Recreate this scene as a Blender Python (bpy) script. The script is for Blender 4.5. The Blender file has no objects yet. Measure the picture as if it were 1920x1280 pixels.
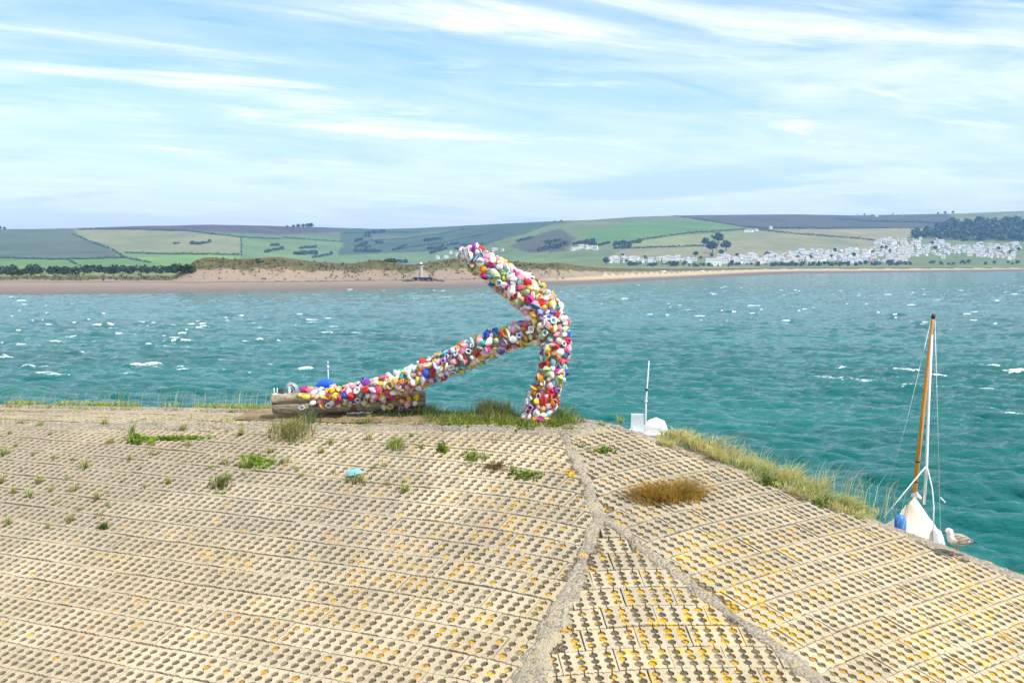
import bpy, bmesh, math, random
import numpy as np
from mathutils import Vector, Matrix

random.seed(7)
rng = np.random.default_rng(7)
SC = bpy.context.scene
COL = SC.collection
R = math.radians

# ------------------------------------------------------------------ camera
F, PITCH, CZ = 2250.0, math.atan(145 / 2250), 10.0          # focal length in pixels of a 1920 wide frame
cam_d = bpy.data.cameras.new('camera')
cam_d.sensor_width = 36.0
cam_d.lens = 36.0 * F / 1920.0
cam_d.clip_start, cam_d.clip_end = 0.5, 30000.0
cam = bpy.data.objects.new('camera', cam_d)
COL.objects.link(cam)
cam.location = (0, 0, CZ)
cam.rotation_euler = (math.pi / 2 - PITCH, 0, 0)
SC.camera = cam

# ------------------------------------------------------------------ light
SUN_TO = Vector((0.68, -0.56, 1.10)).normalized()
SUN_EL = math.asin(SUN_TO.z)
SUN_AZ = math.atan2(SUN_TO.x, SUN_TO.y)
sun_d = bpy.data.lights.new('sun', 'SUN')
sun_d.energy = 4.6
sun_d.angle = R(0.53)
sun_d.color = (1.0, 0.955, 0.88)
sun = bpy.data.objects.new('sun', sun_d)
COL.objects.link(sun)
sun.rotation_euler = (-SUN_TO).to_track_quat('-Z', 'Y').to_euler()
SC.view_settings.view_transform = 'Standard'
SC.view_settings.look = 'None'
SC.view_settings.gamma = 1.0
SC.view_settings.use_curve_mapping = False
SC.view_settings.exposure = 0.28

# ------------------------------------------------------------------ node helpers
class NT:
    def __init__(s, tree):
        s.t = tree
    def n(s, typ, **kw):
        nd = s.t.nodes.new(typ)
        for k, v in kw.items():
            if k.startswith('i_'):
                key = k[2:]
                key = int(key) if key.isdigit() else key.replace('_', ' ')
                s.set(nd.inputs[key], v)
            else:
                setattr(nd, k, v)
        return nd
    def set(s, sock, v):
        if isinstance(v, bpy.types.NodeSocket):
            s.t.links.new(v, sock)
        elif isinstance(v, bpy.types.Node):
            s.t.links.new(v.outputs[0], sock)
        else:
            if isinstance(v, (tuple, list)) and len(v) == 3 and sock.type == 'RGBA':
                v = (*v, 1.0)
            sock.default_value = v
    def math(s, op, a, b=None, c=None, clamp=False):
        nd = s.t.nodes.new('ShaderNodeMath'); nd.operation = op; nd.use_clamp = clamp
        s.set(nd.inputs[0], a)
        if b is not None: s.set(nd.inputs[1], b)
        if c is not None: s.set(nd.inputs[2], c)
        return nd.outputs[0]
    def vmath(s, op, a, b=None):
        nd = s.t.nodes.new('ShaderNodeVectorMath'); nd.operation = op
        s.set(nd.inputs[0], a)
        if b is not None: s.set(nd.inputs[1], b)
        return nd.outputs[0]
    def mix(s, f, a, b, mode='MIX'):
        nd = s.t.nodes.new('ShaderNodeMix'); nd.data_type = 'RGBA'; nd.blend_type = mode
        s.set(nd.inputs[0], f); s.set(nd.inputs[6], a); s.set(nd.inputs[7], b)
        return nd.outputs[2]
    def noise(s, vec=None, scale=5.0, detail=3.0, rough=0.5, dist=0.0):
        nd = s.t.nodes.new('ShaderNodeTexNoise')
        if vec is not None: s.set(nd.inputs['Vector'], vec)
        nd.inputs['Scale'].default_value = scale
        nd.inputs['Detail'].default_value = detail
        nd.inputs['Roughness'].default_value = rough
        nd.inputs['Distortion'].default_value = dist
        return nd.outputs[0]
    def step(s, v, lo, hi, a=0.0, b=1.0):
        nd = s.t.nodes.new('ShaderNodeMapRange'); nd.interpolation_type = 'SMOOTHSTEP'
        s.set(nd.inputs[0], v); s.set(nd.inputs[1], lo); s.set(nd.inputs[2], hi)
        s.set(nd.inputs[3], a); s.set(nd.inputs[4], b)
        return nd.outputs[0]
    def lin(s, v, lo, hi, a=0.0, b=1.0):
        nd = s.t.nodes.new('ShaderNodeMapRange')
        s.set(nd.inputs[0], v); s.set(nd.inputs[1], lo); s.set(nd.inputs[2], hi)
        s.set(nd.inputs[3], a); s.set(nd.inputs[4], b)
        return nd.outputs[0]
    def attr(s, name, kind='GEOMETRY'):
        nd = s.t.nodes.new('ShaderNodeAttribute'); nd.attribute_name = name; nd.attribute_type = kind
        return nd
    def pos(s):
        return s.t.nodes.new('ShaderNodeNewGeometry').outputs['Position']
    def obj(s):
        return s.t.nodes.new('ShaderNodeTexCoord').outputs['Object']
    def mapping(s, v, scale=(1, 1, 1), rot=(0, 0, 0), loc=(0, 0, 0)):
        nd = s.t.nodes.new('ShaderNodeMapping')
        s.set(nd.inputs[0], v)
        nd.inputs['Scale'].default_value = scale
        nd.inputs['Rotation'].default_value = rot
        nd.inputs['Location'].default_value = loc
        return nd.outputs[0]
    def bump(s, h, strength=0.5, dist=0.02):
        nd = s.t.nodes.new('ShaderNodeBump')
        nd.inputs['Strength'].default_value = strength
        nd.inputs['Distance'].default_value = dist
        s.set(nd.inputs['Height'], h)
        return nd.outputs[0]

def new_mat(name):
    m = bpy.data.materials.new(name); m.use_nodes = True
    m.node_tree.nodes.clear()
    t = NT(m.node_tree)
    out = t.n('ShaderNodeOutputMaterial')
    b = t.n('ShaderNodeBsdfPrincipled')
    m.node_tree.links.new(b.outputs[0], out.inputs[0])
    return m, t, b, out

def simple(name, col, rough=0.6, var=0.15, scale=6.0, metallic=0.0, bump=0.0, spec=0.5):
    m, t, b, o = new_mat(name)
    p = t.obj()
    n = t.noise(p, scale, 4, 0.6)
    f = t.lin(n, 0.3, 0.7, 1 - var, 1 + var)
    c = t.mix(1.0, (*col, 1), t.n('ShaderNodeCombineColor', i_0=f, i_1=f, i_2=f).outputs[0], 'MULTIPLY')
    t.set(b.inputs['Base Color'], c)
    b.inputs['Roughness'].default_value = rough
    b.inputs['Metallic'].default_value = metallic
    b.inputs['Specular IOR Level'].default_value = spec
    if bump:
        t.set(b.inputs['Normal'], t.bump(t.noise(p, scale * 6, 4, 0.6), 0.6, bump))
    return m

# ------------------------------------------------------------------ sky
world = bpy.data.worlds.new('World')
SC.world = world
world.use_nodes = True
world.node_tree.nodes.clear()
w = NT(world.node_tree)
wo = w.n('ShaderNodeOutputWorld')
bg = w.n('ShaderNodeBackground')
world.node_tree.links.new(bg.outputs[0], wo.inputs[0])
sky = w.n('ShaderNodeTexSky', sky_type='NISHITA', sun_disc=False)
sky.sun_elevation = SUN_EL
sky.sun_rotation = SUN_AZ
sky.altitude = 0
sky.air_density = 1.0
sky.dust_density = 0.6
sky.ozone_density = 2.2
gen = w.n('ShaderNodeTexCoord').outputs['Generated']
sx = w.n('ShaderNodeSeparateXYZ'); w.set(sx.inputs[0], gen)
zz = w.math('ADD', w.math('MAXIMUM', sx.outputs[2], 0.0), 0.07)
cp = w.n('ShaderNodeCombineXYZ')
w.set(cp.inputs[0], w.math('DIVIDE', sx.outputs[0], zz))
w.set(cp.inputs[1], w.math('DIVIDE', sx.outputs[1], zz))
SKY_OFF = (3.7, 1.9, 0.4)
turn = w.mapping(cp, (1, 1, 1), (0, 0, R(-34)))
big = w.noise(w.mapping(turn, (0.30, 0.46, 1), (0, 0, 0), SKY_OFF), 1.0, 7, 0.58, 0.8)
wisp = w.noise(w.mapping(turn, (0.34, 1.05, 1), (0, 0, 0), (SKY_OFF[0] + 5, 0.3, 0)), 1.0, 8, 0.64, 1.6)
low = w.noise(w.mapping(cp, (0.55, 0.55, 1), (0, 0, R(8)), (1.0, 7.5, 0)), 1.0, 6, 0.55, 0.3)
veil = w.step(big, 0.28, 0.62)
streak = w.step(wisp, 0.50, 0.76)
horizon = w.lin(sx.outputs[2], 0.0, 0.22, 1.0, 0.0)
cover = w.math('ADD', w.math('MULTIPLY', veil, 0.74), w.math('MULTIPLY', streak, w.lin(big, 0.3, 0.6, 0.45, 1.0)), clamp=True)
cover = w.math('MAXIMUM', cover, w.math('MULTIPLY', horizon, w.lin(low, 0.3, 0.6, 0.80, 1.0)), clamp=True)
tex = w.noise(w.mapping(turn, (0.9, 1.9, 1), (0, 0, 0), (2.2, 5.1, 0)), 1.0, 8, 0.66, 1.2)
cover = w.math('ADD', cover, w.math('MULTIPLY', w.math('SUBTRACT', tex, 0.5), 0.75), clamp=True)
grey = w.math('MULTIPLY', w.step(low, 0.47, 0.62), w.math('MINIMUM', w.lin(sx.outputs[2], 0.03, 0.30, 1.0, 0.35), w.lin(sx.outputs[2], 0.025, 0.06, 0.12, 1.0)))
cloud_col = w.mix(grey, (9.2, 9.6, 9.8, 1), (6.1, 7.4, 8.9, 1))
clear = w.mix(1.0, sky.outputs[0], (.82, 1.20, 1.25, 1), 'MULTIPLY')
w.set(bg.inputs[0], w.mix(cover, clear, cloud_col))
bg.inputs[1].default_value = 0.115

# ------------------------------------------------------------------ mesh helpers
def mk_mesh(name, verts, faces, mats=(), smooth=False, mat_idx=None, attrs=None):
    me = bpy.data.meshes.new(name)
    v = np.asarray(verts, dtype=np.float64)
    if isinstance(faces, np.ndarray):
        k = faces.shape[1]
        me.vertices.add(len(v)); me.vertices.foreach_set('co', v.astype(np.float32).ravel())
        me.loops.add(faces.size); me.loops.foreach_set('vertex_index', faces.astype(np.int32).ravel())
        me.polygons.add(len(faces)); me.polygons.foreach_set('loop_start', np.arange(0, faces.size, k, dtype=np.int32))
        me.update(calc_edges=True)
    else:
        me.from_pydata([tuple(p) for p in v], [], [tuple(f) for f in faces])
    for m in (mats if isinstance(mats, (list, tuple)) else [mats]):
        me.materials.append(m)
    if mat_idx is not None:
        me.polygons.foreach_set('material_index', np.asarray(mat_idx, dtype=np.int32))
    if smooth:
        me.polygons.foreach_set('use_smooth', np.ones(len(me.polygons), dtype=bool))
    for k, a in (attrs or {}).items():
        a = np.asarray(a, dtype=np.float32)
        if a.ndim == 1:
            at = me.attributes.new(k, 'FLOAT', 'POINT'); at.data.foreach_set('value', a)
        else:
            if a.shape[1] == 3: a = np.hstack([a, np.ones((len(a), 1), np.float32)])
            at = me.attributes.new(k, 'FLOAT_COLOR', 'POINT'); at.data.foreach_set('color', a.ravel())
    me.update()
    return me

def link(name, data, parent=None, loc=None):
    o = bpy.data.objects.new(name, data)
    COL.objects.link(o)
    if parent is not None: o.parent = parent
    if loc is not None: o.location = loc
    return o

def tag(o, label=None, cat=None, group=None, kind=None):
    if label: o['label'] = label
    if cat: o['category'] = cat
    if group: o['group'] = group
    if kind: o['kind'] = kind
    return o

def empty(name, loc=(0, 0, 0), rz=0.0):
    o = bpy.data.objects.new(name, None); COL.objects.link(o)
    o.location = loc; o.rotation_euler = (0, 0, rz); o.empty_display_size = 0.2
    return o

class MB:
    """collects simple solids, then builds them as one mesh"""
    def __init__(s):
        s.v, s.f, s.c, s.mi = [], [], [], []
        s.col, s.m = (1, 1, 1), 0
    def add(s, vs, fs):
        b = len(s.v)
        s.v += [tuple(p) for p in vs]
        s.c += [s.col] * len(vs)
        s.f += [tuple(b + i for i in f) for f in fs]
        s.mi += [s.m] * len(fs)
    def box(s, c, d, rz=0.0, taper=1.0):
        x, y, z = d[0] / 2, d[1] / 2, d[2] / 2
        P = []
        ca, sa = math.cos(rz), math.sin(rz)
        for k, q in ((-z, 1.0), (z, taper)):
            for a, b in ((-x, -y), (x, -y), (x, y), (-x, y)):
                a, b = a * q, b * q
                P.append((c[0] + a * ca - b * sa, c[1] + a * sa + b * ca, c[2] + k))
        s.add(P, [(3, 2, 1, 0), (4, 5, 6, 7), (0, 1, 5, 4), (1, 2, 6, 5), (2, 3, 7, 6), (3, 0, 4, 7)])
    def tube(s, pts, rad, n=8, cap=True, squash=1.0):
        pts = [Vector(p) for p in pts]
        if not isinstance(rad, (list, tuple)): rad = [rad] * len(pts)
        rings, up = [], None
        for i, p in enumerate(pts):
            t = (pts[min(i + 1, len(pts) - 1)] - pts[max(i - 1, 0)]).normalized()
            if up is None:
                up = Vector((0, 0, 1)) if abs(t.z) < 0.9 else Vector((0, 1, 0))
            a = t.cross(up).normalized(); b = a.cross(t).normalized(); up = b
            rings.append([p + (a * math.cos(2 * math.pi * k / n) + b * squash * math.sin(2 * math.pi * k / n)) * rad[i] for k in range(n)])
        V = [q for r in rings for q in r]
        Fc = []
        for i in range(len(pts) - 1):
            for k in range(n):
                Fc.append((i * n + k, i * n + (k + 1) % n, (i + 1) * n + (k + 1) % n, (i + 1) * n + k))
        if cap:
            Fc.append(tuple(range(n))[::-1]); Fc.append(tuple((len(pts) - 1) * n + k for k in range(n)))
        s.add(V, Fc)
    def loft(s, rings, cap=True, close=True):
        n = len(rings[0]); V = [q for r in rings for q in r]; Fc = []
        for i in range(len(rings) - 1):
            for k in range(n if close else n - 1):
                Fc.append((i * n + k, i * n + (k + 1) % n, (i + 1) * n + (k + 1) % n, (i + 1) * n + k))
        if cap:
            Fc.append(tuple(range(n))[::-1]); Fc.append(tuple((len(rings) - 1) * n + k for k in range(n)))
        s.add(V, Fc)
    def build(s, name, mats, parent=None, smooth=False, colour=False, loc=None):
        me = mk_mesh(name, s.v, s.f, mats, smooth, s.mi, {'col': s.c} if colour else None)
        return link(name, me, parent, loc)

def ray(u, v):
    c, s_ = math.cos(PITCH), math.sin(PITCH)
    return Vector((u - 960, F * c + (640 - v) * s_, -F * s_ + (640 - v) * c))
def at(u, v, Y):
    """the point of the place seen at photo pixel (u, v), Y metres ahead"""
    r = ray(u, v); return Vector((0, 0, CZ)) + r * (Y / r.y)
def on_z(u, v, z=0.0):
    r = ray(u, v); return Vector((0, 0, CZ)) + r * ((z - CZ) / r.z)
def to_px(P):
    c, s_ = math.cos(PITCH), math.sin(PITCH)
    d = Vector(P) - Vector((0, 0, CZ)); wv = d.y * c - d.z * s_
    return 960 + F * d.x / wv, 640 - F * (d.y * s_ + d.z * c) / wv

def vnoise(x, y, seed=0):
    """smooth value noise, numpy"""
    x = np.asarray(x, float); y = np.asarray(y, float)
    xi, yi = np.floor(x).astype(int), np.floor(y).astype(int)
    fx, fy = x - xi, y - yi
    fx = fx * fx * (3 - 2 * fx); fy = fy * fy * (3 - 2 * fy)
    def h(a, b):
        q = np.sin(a * 127.1 + b * 311.7 + seed * 74.7) * 43758.5453
        return q - np.floor(q)
    return (h(xi, yi) * (1 - fx) + h(xi + 1, yi) * fx) * (1 - fy) + (h(xi, yi + 1) * (1 - fx) + h(xi + 1, yi + 1) * fx) * fy
def fbm(x, y, seed=0, o=4):
    s_, a, t = 0, 1.0, 0
    for i in range(o):
        s_ = s_ + a * vnoise(x * 2 ** i, y * 2 ** i, seed + i * 13); t += a; a *= 0.5
    return s_ / t
def sstep(x, a, b):
    t = np.clip((x - a) / (b - a), 0, 1); return t * t * (3 - 2 * t)

# ================================================================== THE SETTING
# ------------------------------------------------------------------ far land (beach, dunes, plain, hills)
SH_U = [-900, -300, 0, 300, 600, 800, 950, 1100, 1280, 1420, 1500, 1600, 1920, 2300, 2900]
SH_V = [562, 556, 553, 550, 544.5, 540.5, 536, 532, 523, 516, 512.5, 511.5, 508, 506, 505]
def shore(u):
    return CZ * F / (np.interp(u, SH_U, SH_V) - 495.0)
BW_U, BW_V = [-900, 0, 340, 800, 1060, 1280, 1420, 1600, 2900], [130, 130, 92, 70, 90, 190, 420, 220, 200]
DT_U = [-900, -300, 0, 60, 140, 200, 300, 322, 345, 368, 385, 470, 520, 560, 620, 660, 700, 730, 762, 800, 830, 850, 880, 905, 960, 1000, 1060, 1110, 1160, 1300, 1500, 2900]
DT_V = [524, 522, 523, 519, 524, 520, 523, 523, 506, 489, 484, 486, 483.5, 487, 492, 495, 488, 491, 498, 493, 488, 485.5, 486, 489, 491, 493, 495, 500, 503, 504, 503, 501]
FT_U, FT_D = [-900, 0, 400, 560, 700, 860, 960, 1100, 1400, 1700, 2900], [2600, 2600, 2600, 2900, 3300, 3200, 2700, 2500, 2450, 2600, 2700]
RG_D = [4300, 4300, 4400, 5000, 6000, 5600, 5000, 4500, 4700, 5000, 5200]
SKL_U = [-900, 0, 60, 150, 280, 400, 520, 600, 700, 780, 900, 1040, 1100, 1180, 1280, 1420, 1500, 1600, 1700, 1800, 1920, 2300, 2900]
SKL_V = [426, 430, 430, 428, 424, 423, 426, 428, 431, 429, 423, 416, 414, 408, 405, 403, 403, 405, 403, 401, 396, 398, 402]
def land_z(u, d):
    u = np.asarray(u, float); d = np.asarray(d, float)
    ds = shore(u); bw = np.interp(u, BW_U, BW_V)
    x = d * (u - 960) / F
    t = d - ds
    z = np.where(t < 0, np.maximum(t * 0.03, -3.0), 2.4 * np.clip(t / bw, 0, 1) ** 0.8)
    z = z + sstep(t, 0.4 * bw, bw) * (fbm(x / 30, d / 30, 3) - 0.5) * 0.8
    # dune belt
    dt = np.interp(u, DT_U, DT_V)
    d0 = ds + bw; d1 = d0 + 34
    top = CZ + (495.0 - dt) / F * d1
    amp = np.maximum(top - 2.6, 0.0)
    k = 1 + 0.10 * (fbm(x / 14, d / 14, 5) - 0.5) * 2
    rise = sstep(t - bw + 10 * (fbm(x / 18, d * 0 + 3.3, 9) - .5), 0, 34)
    back = 1 - 0.75 * sstep(t - bw, 60, 220)
    z = z + amp * rise * back * k + rise * (fbm(x / 9, d / 9, 11, 3) - 0.5) * np.minimum(amp, 5) * 0.30
    # plain
    z = z + sstep(d, 900, 2300) * 1.5
    # hills
    df, dr = np.interp(u, FT_U, FT_D), np.interp(u, FT_U, RG_D)
    zr = CZ + (495.0 - np.interp(u, SKL_U, SKL_V)) / F * dr
    q = np.clip((d - df) / (dr - df), 0, 1)
    prof = 0.55 * q + 0.45 * (q * q * (3 - 2 * q))
    und = (fbm(x / 700, d / 700, 21, 3) - 0.5) * 50 * np.sin(np.pi * np.clip(q, 0, 1))
    z = z + (zr - 4.0) * prof + und - np.maximum(d - dr, 0) * 0.03
    return z
_cols = {}
def land_at(u, v):
    """first point of the far land seen at pixel (u, v)"""
    key = round(u / 1.6)
    if key not in _cols:
        ds = float(shore(key * 1.6))
        d = np.concatenate([np.arange(ds, ds + 900, 3.0), np.arange(ds + 900, 7000, 12.0)])
        z = land_z(np.full_like(d, key * 1.6), d)
        _cols[key] = (d, z, 495.0 - (z - CZ) / d * F)
    d, z, vv = _cols[key]
    i = np.nonzero(vv <= v)[0]
    i = i[0] if len(i) else len(d) - 1
    return Vector((d[i] * (u - 960) / F, d[i], z[i]))

HP = {  # fields on the hills: corner points, colour of the crop, with cloud shade painted into some
 'a': ([(-900, 428), (0, 431), (140, 430), (145, 440), (215, 470), (235, 484), (0, 484), (-900, 486)], (.13, .17, .10)),  # duller green stands in for a cloud shadow on this field
 'b': ([(-900, 486), (0, 485), (235, 485), (285, 493), (340, 505), (-900, 510)], (.17, .30, .07)),
 'c': ([(140, 430), (345, 433), (455, 446), (453, 478), (235, 474), (150, 441)], (.30, .31, .14)),
 'd': ([(160, 425), (280, 420), (640, 424), (720, 430), (640, 436), (520, 440), (345, 433), (150, 431)], (.13, .105, .10)),  # top strip under cloud, its shadow put into the colour
 'e': ([(235, 476), (453, 478), (450, 496), (330, 505)], (.22, .36, .08)),
 'f': ([(456, 446), (540, 448), (640, 453), (640, 492), (456, 492)], (.19, .29, .10)),
 'g': ([(345, 433), (520, 440), (640, 437), (640, 453), (456, 446)], (.16, .24, .09)),
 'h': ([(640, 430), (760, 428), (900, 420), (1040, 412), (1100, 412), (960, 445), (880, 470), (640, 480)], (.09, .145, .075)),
 'h2': ([(690, 440), (790, 437), (870, 428), (800, 446), (700, 452)], (.15, .20, .09)),
 'h3': ([(640, 478), (880, 468), (960, 478), (1100, 490), (640, 500)], (.20, .29, .11)),
 'i': ([(880, 470), (960, 445), (1040, 420), (1180, 406), (1280, 403), (1390, 425), (1400, 430), (1200, 449), (1160, 461), (1040, 474), (960, 478)], (.20, .25, .10)),
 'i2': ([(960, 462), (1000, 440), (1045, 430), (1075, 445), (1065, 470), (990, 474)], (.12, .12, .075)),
 'i3': ([(1080, 440), (1180, 418), (1300, 415), (1380, 426), (1290, 437), (1200, 447), (1130, 455)], (.14, .27, .08)),
 'j': ([(1160, 465), (1210, 449), (1400, 431), (1423, 433), (1320, 461)], (.31, .34, .14)),
 'k': ([(1140, 484), (1165, 467), (1320, 462), (1423, 433), (1600, 448), (1660, 453), (1640, 467), (1400, 482)], (.32, .31, .16)),
 'l': ([(1262, 404), (1420, 399), (1800, 398), (1790, 425), (1640, 428), (1423, 432), (1390, 425)], (.115, .125, .10)),  # dark colour paints the cloud shadow lying on the right hill
 'm': ([(1423, 432), (1640, 428), (1790, 430), (1700, 445), (1655, 453), (1600, 447), (1500, 440)], (.36, .33, .17)),
 'n': ([(1770, 398), (1920, 393), (2900, 396), (2900, 415), (1790, 416)], (.24, .27, .14)),
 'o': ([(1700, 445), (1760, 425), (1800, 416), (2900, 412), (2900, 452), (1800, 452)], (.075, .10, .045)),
}
def in_poly(px, py, poly):
    c = np.zeros(px.shape, bool); n = len(poly)
    for i in range(n):
        x1, y1 = poly[i]; x2, y2 = poly[(i + 1) % n]
        cond = ((y1 > py) != (y2 > py)) & (px < (x2 - x1) * (py - y1) / ((y2 - y1) if y2 != y1 else 1e-9) + x1)
        c ^= cond
    return c

m_land, t, b, o = new_mat('land')
colr = t.attr('col').outputs['Color']
veg = t.attr('veg').outputs['Fac']
p = t.pos()
n1 = t.noise(p, 0.006, 7, 0.66); n2 = t.noise(p, 0.12, 5, 0.65); n3 = t.noise(p, 0.9, 3, 0.6)
fld = t.mix(t.lin(n1, 0.3, 0.7, 0, 1), t.mix(1.0, colr, (.50, .56, .60, 1), 'MULTIPLY'), t.mix(1.0, colr, (.98, .90, .86, 1), 'MULTIPLY'))
sand = t.mix(t.lin(n1, 0.35, 0.65), (.32, .24, .18, 1), (.23, .175, .14, 1))
beach = t.attr('beach').outputs['Fac']
sand = t.mix(t.math('MULTIPLY', t.step(n2, 0.56, 0.68), 0.5), sand, (.16, .13, .10, 1))
bc = t.mix(t.lin(t.math('ADD', beach, t.math('MULTIPLY', t.math('SUBTRACT', n1, .5), .8)), 0.1, 0.75), (.165, .135, .125, 1), (.26, .205, .17, 1))
bc = t.mix(t.math('MULTIPLY', t.step(beach, .90, .97), t.lin(n2, .35, .6, .3, .9)), bc, (.09, .08, .07, 1))
bc = t.mix(t.attr('dry').outputs['Fac'], bc, t.mix(n2, (.50, .40, .26, 1), (.40, .33, .22, 1)))
sand = t.mix(t.math('LESS_THAN', beach, 1.0), sand, bc)
marram = t.mix(t.lin(n2, 0.3, 0.7), (.075, .068, .034, 1), (.145, .128, .062, 1))
marram = t.mix(t.step(n3, 0.5, 0.75), marram, (.09, .085, .04, 1))
vv = t.step(t.math('ADD', veg, t.math('MULTIPLY', t.math('SUBTRACT', n2, 0.5), 1.1)), 0.42, 0.58)
duny = t.mix(vv, sand, marram)
is_field = t.attr('field').outputs['Fac']
t.set(b.inputs['Base Color'], t.mix(is_field, duny, fld))
b.inputs['Roughness'].default_value = 0.95
b.inputs['Specular IOR Level'].default_value = 0.1
t.set(b.inputs['Normal'], t.bump(t.math('ADD', n2, t.math('MULTIPLY', n3, .3)), 0.6, 1.5))

U = np.concatenate([np.linspace(-880, -40, 60)[:-1], np.arange(-40, 1964, 3.6), np.linspace(1964, 2800, 60)])
D = np.unique(np.concatenate([np.linspace(330, 390, 6), np.arange(390, 760, 3.2), np.arange(760, 1500, 18.0), np.arange(1500, 2500, 45), np.arange(2500, 6300, 26), np.linspace(6300, 8600, 12)]))
UU, DD = np.meshgrid(U, D)
ZZ = land_z(UU, DD)
XX = DD * (UU - 960) / F
VV = 495.0 - (ZZ - CZ) / DD * F
colr = np.zeros(UU.shape + (3,)); colr[:] = (.20, .25, .10)
df_ = np.interp(UU, FT_U, FT_D)
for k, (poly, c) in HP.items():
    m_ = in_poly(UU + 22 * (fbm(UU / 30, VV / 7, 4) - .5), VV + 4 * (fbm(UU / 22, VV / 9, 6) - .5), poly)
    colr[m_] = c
plain = DD < df_
stripe = np.floor(DD / 140 + UU / 300 + 6 * fbm(UU / 150, DD / 400, 8, 2)) % 3
pc = np.where(stripe[..., None] == 0, (.26, .29, .13), np.where(stripe[..., None] == 1, (.18, .25, .09), (.33, .30, .17)))
colr[plain] = pc[plain]
t_ = DD - shore(UU) - np.interp(UU, BW_U, BW_V)
field = sstep(t_, 160, 260)
dune_top = np.interp(UU, DT_U, DT_V)
ztop = CZ + (495.0 - dune_top) / F * (shore(UU) + np.interp(UU, BW_U, BW_V) + 34)
rel = (ZZ - 2.4) / np.maximum(ztop - 2.4, 0.6)
veg = np.clip(np.where(t_ > 45, 0.95, rel * 1.15 - 0.10), 0, 1) * (t_ > -2)
veg = veg * np.where(UU < 330, 0.9, 1)
nr, nc = UU.shape
ii = np.arange(nr * nc).reshape(nr, nc)
faces = np.stack([ii[:-1, :-1].ravel(), ii[:-1, 1:].ravel(), ii[1:, 1:].ravel(), ii[1:, :-1].ravel()], 1)
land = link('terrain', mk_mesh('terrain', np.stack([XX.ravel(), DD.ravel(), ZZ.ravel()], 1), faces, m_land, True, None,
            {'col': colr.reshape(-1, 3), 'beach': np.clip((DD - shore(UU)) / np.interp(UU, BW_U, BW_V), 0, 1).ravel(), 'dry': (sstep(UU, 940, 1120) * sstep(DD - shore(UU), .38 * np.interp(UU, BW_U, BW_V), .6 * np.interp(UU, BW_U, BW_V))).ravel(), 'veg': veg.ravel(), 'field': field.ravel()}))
tag(land, 'sandy far shore with grassy dunes rising to green hill fields', kind='structure')

# ------------------------------------------------------------------ water (wave spectrum on a mesh)
def ocean_tile(N, L, wind, wdir, amp, seed, lo=0.0):
    r = np.random.default_rng(seed)
    k1 = np.fft.fftfreq(N, 1.0 / N) * 2 * np.pi / L
    KX, KY = np.meshgrid(k1, k1)
    K = np.hypot(KX, KY); K[0, 0] = 1
    Lw = wind * wind / 9.81
    cosf = (KX * math.cos(wdir) + KY * math.sin(wdir)) / K
    P = np.exp(-1 / (K * Lw) ** 2) / K ** 3.7 * np.abs(cosf) ** 3 * np.exp(-(K * L / N * 0.6) ** 2)
    P[K < lo] = 0; P[0, 0] = 0
    H = (r.normal(size=(N, N)) + 1j * r.normal(size=(N, N))) * np.sqrt(P)
    h = np.real(np.fft.ifft2(H)); s_ = amp / h.std()
    dx = np.real(np.fft.ifft2(-1j * KX / K * H)) * s_
    dy = np.real(np.fft.ifft2(-1j * KY / K * H)) * s_
    return h * s_, dx, dy
def tile_sample(T, x, y, L):
    N = T.shape[0]
    fx, fy = (x / L * N) % N, (y / L * N) % N
    i, j = np.floor(fx).astype(int), np.floor(fy).astype(int)
    a, c = fx - i, fy - j
    i2, j2 = (i + 1) % N, (j + 1) % N; i %= N; j %= N
    return (T[j, i] * (1 - a) + T[j, i2] * a) * (1 - c) + (T[j2, i] * (1 - a) + T[j2, i2] * a) * c
TILES = [(512, 131.0, 3.1, R(70), 0.125, 1), (256, 43.0, 2.0, R(55), 0.07, 2)]
tiles = [ocean_tile(*a) for a in TILES]
rows = np.concatenate([[1900, 1500, 1300], np.arange(1180, 560, -1.05), np.arange(560, 506, -0.8), np.array([505, 503, 500.5, 499])])
Dw = CZ * F / (rows - 495.0)
Uw = np.concatenate([np.linspace(-1500, -60, 30)[:-1], np.arange(-60, 1981, 2.7), np.linspace(1981, 3400, 30)])
WU, WD = np.meshgrid(Uw, Dw)
WX = WD * (WU - 960) / F; WY = WD.copy()
hz = np.zeros_like(WX); ox = np.zeros_like(WX); oy = np.zeros_like(WX)
fade = 1 - 0.8 * sstep(WD, 250, 900)
for (N_, L_, *_r), T in zip(TILES, tiles):
    fd = fade if L_ > 60 else fade * (1 - sstep(WD, 90, 260))
    hz += tile_sample(T[0], WX, WY, L_) * fd
    ox += tile_sample(T[1], WX, WY, L_) * fd
    oy += tile_sample(T[2], WX, WY, L_) * fd
CH = 1.0
gust = 0.72 + 0.55 * fbm(WX / 60, WY / 45, 31, 3)
hz *= gust
N0, L0 = TILES[0][0], TILES[0][1]
T0 = tiles[0]
dd_ = L0 / N0
Jxx = 1 - 1.25 * (np.roll(T0[1], -1, 1) - np.roll(T0[1], 1, 1)) / (2 * dd_)
Jyy = 1 - 1.25 * (np.roll(T0[2], -1, 0) - np.roll(T0[2], 1, 0)) / (2 * dd_)
Jxx2 = 1 + 1.25 * (np.roll(T0[1], -1, 1) - np.roll(T0[1], 1, 1)) / (2 * dd_)
Jyy2 = 1 + 1.25 * (np.roll(T0[2], -1, 0) - np.roll(T0[2], 1, 0)) / (2 * dd_)
crest = T0[0] / T0[0].std()
foam_t = np.clip((crest - 1.12) / 0.8, 0, 1)
foam = tile_sample(foam_t, WX, WY, L0) * sstep(fbm(WX / 1.5, WY / 4, 41, 3), 0.52, 0.62)
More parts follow.
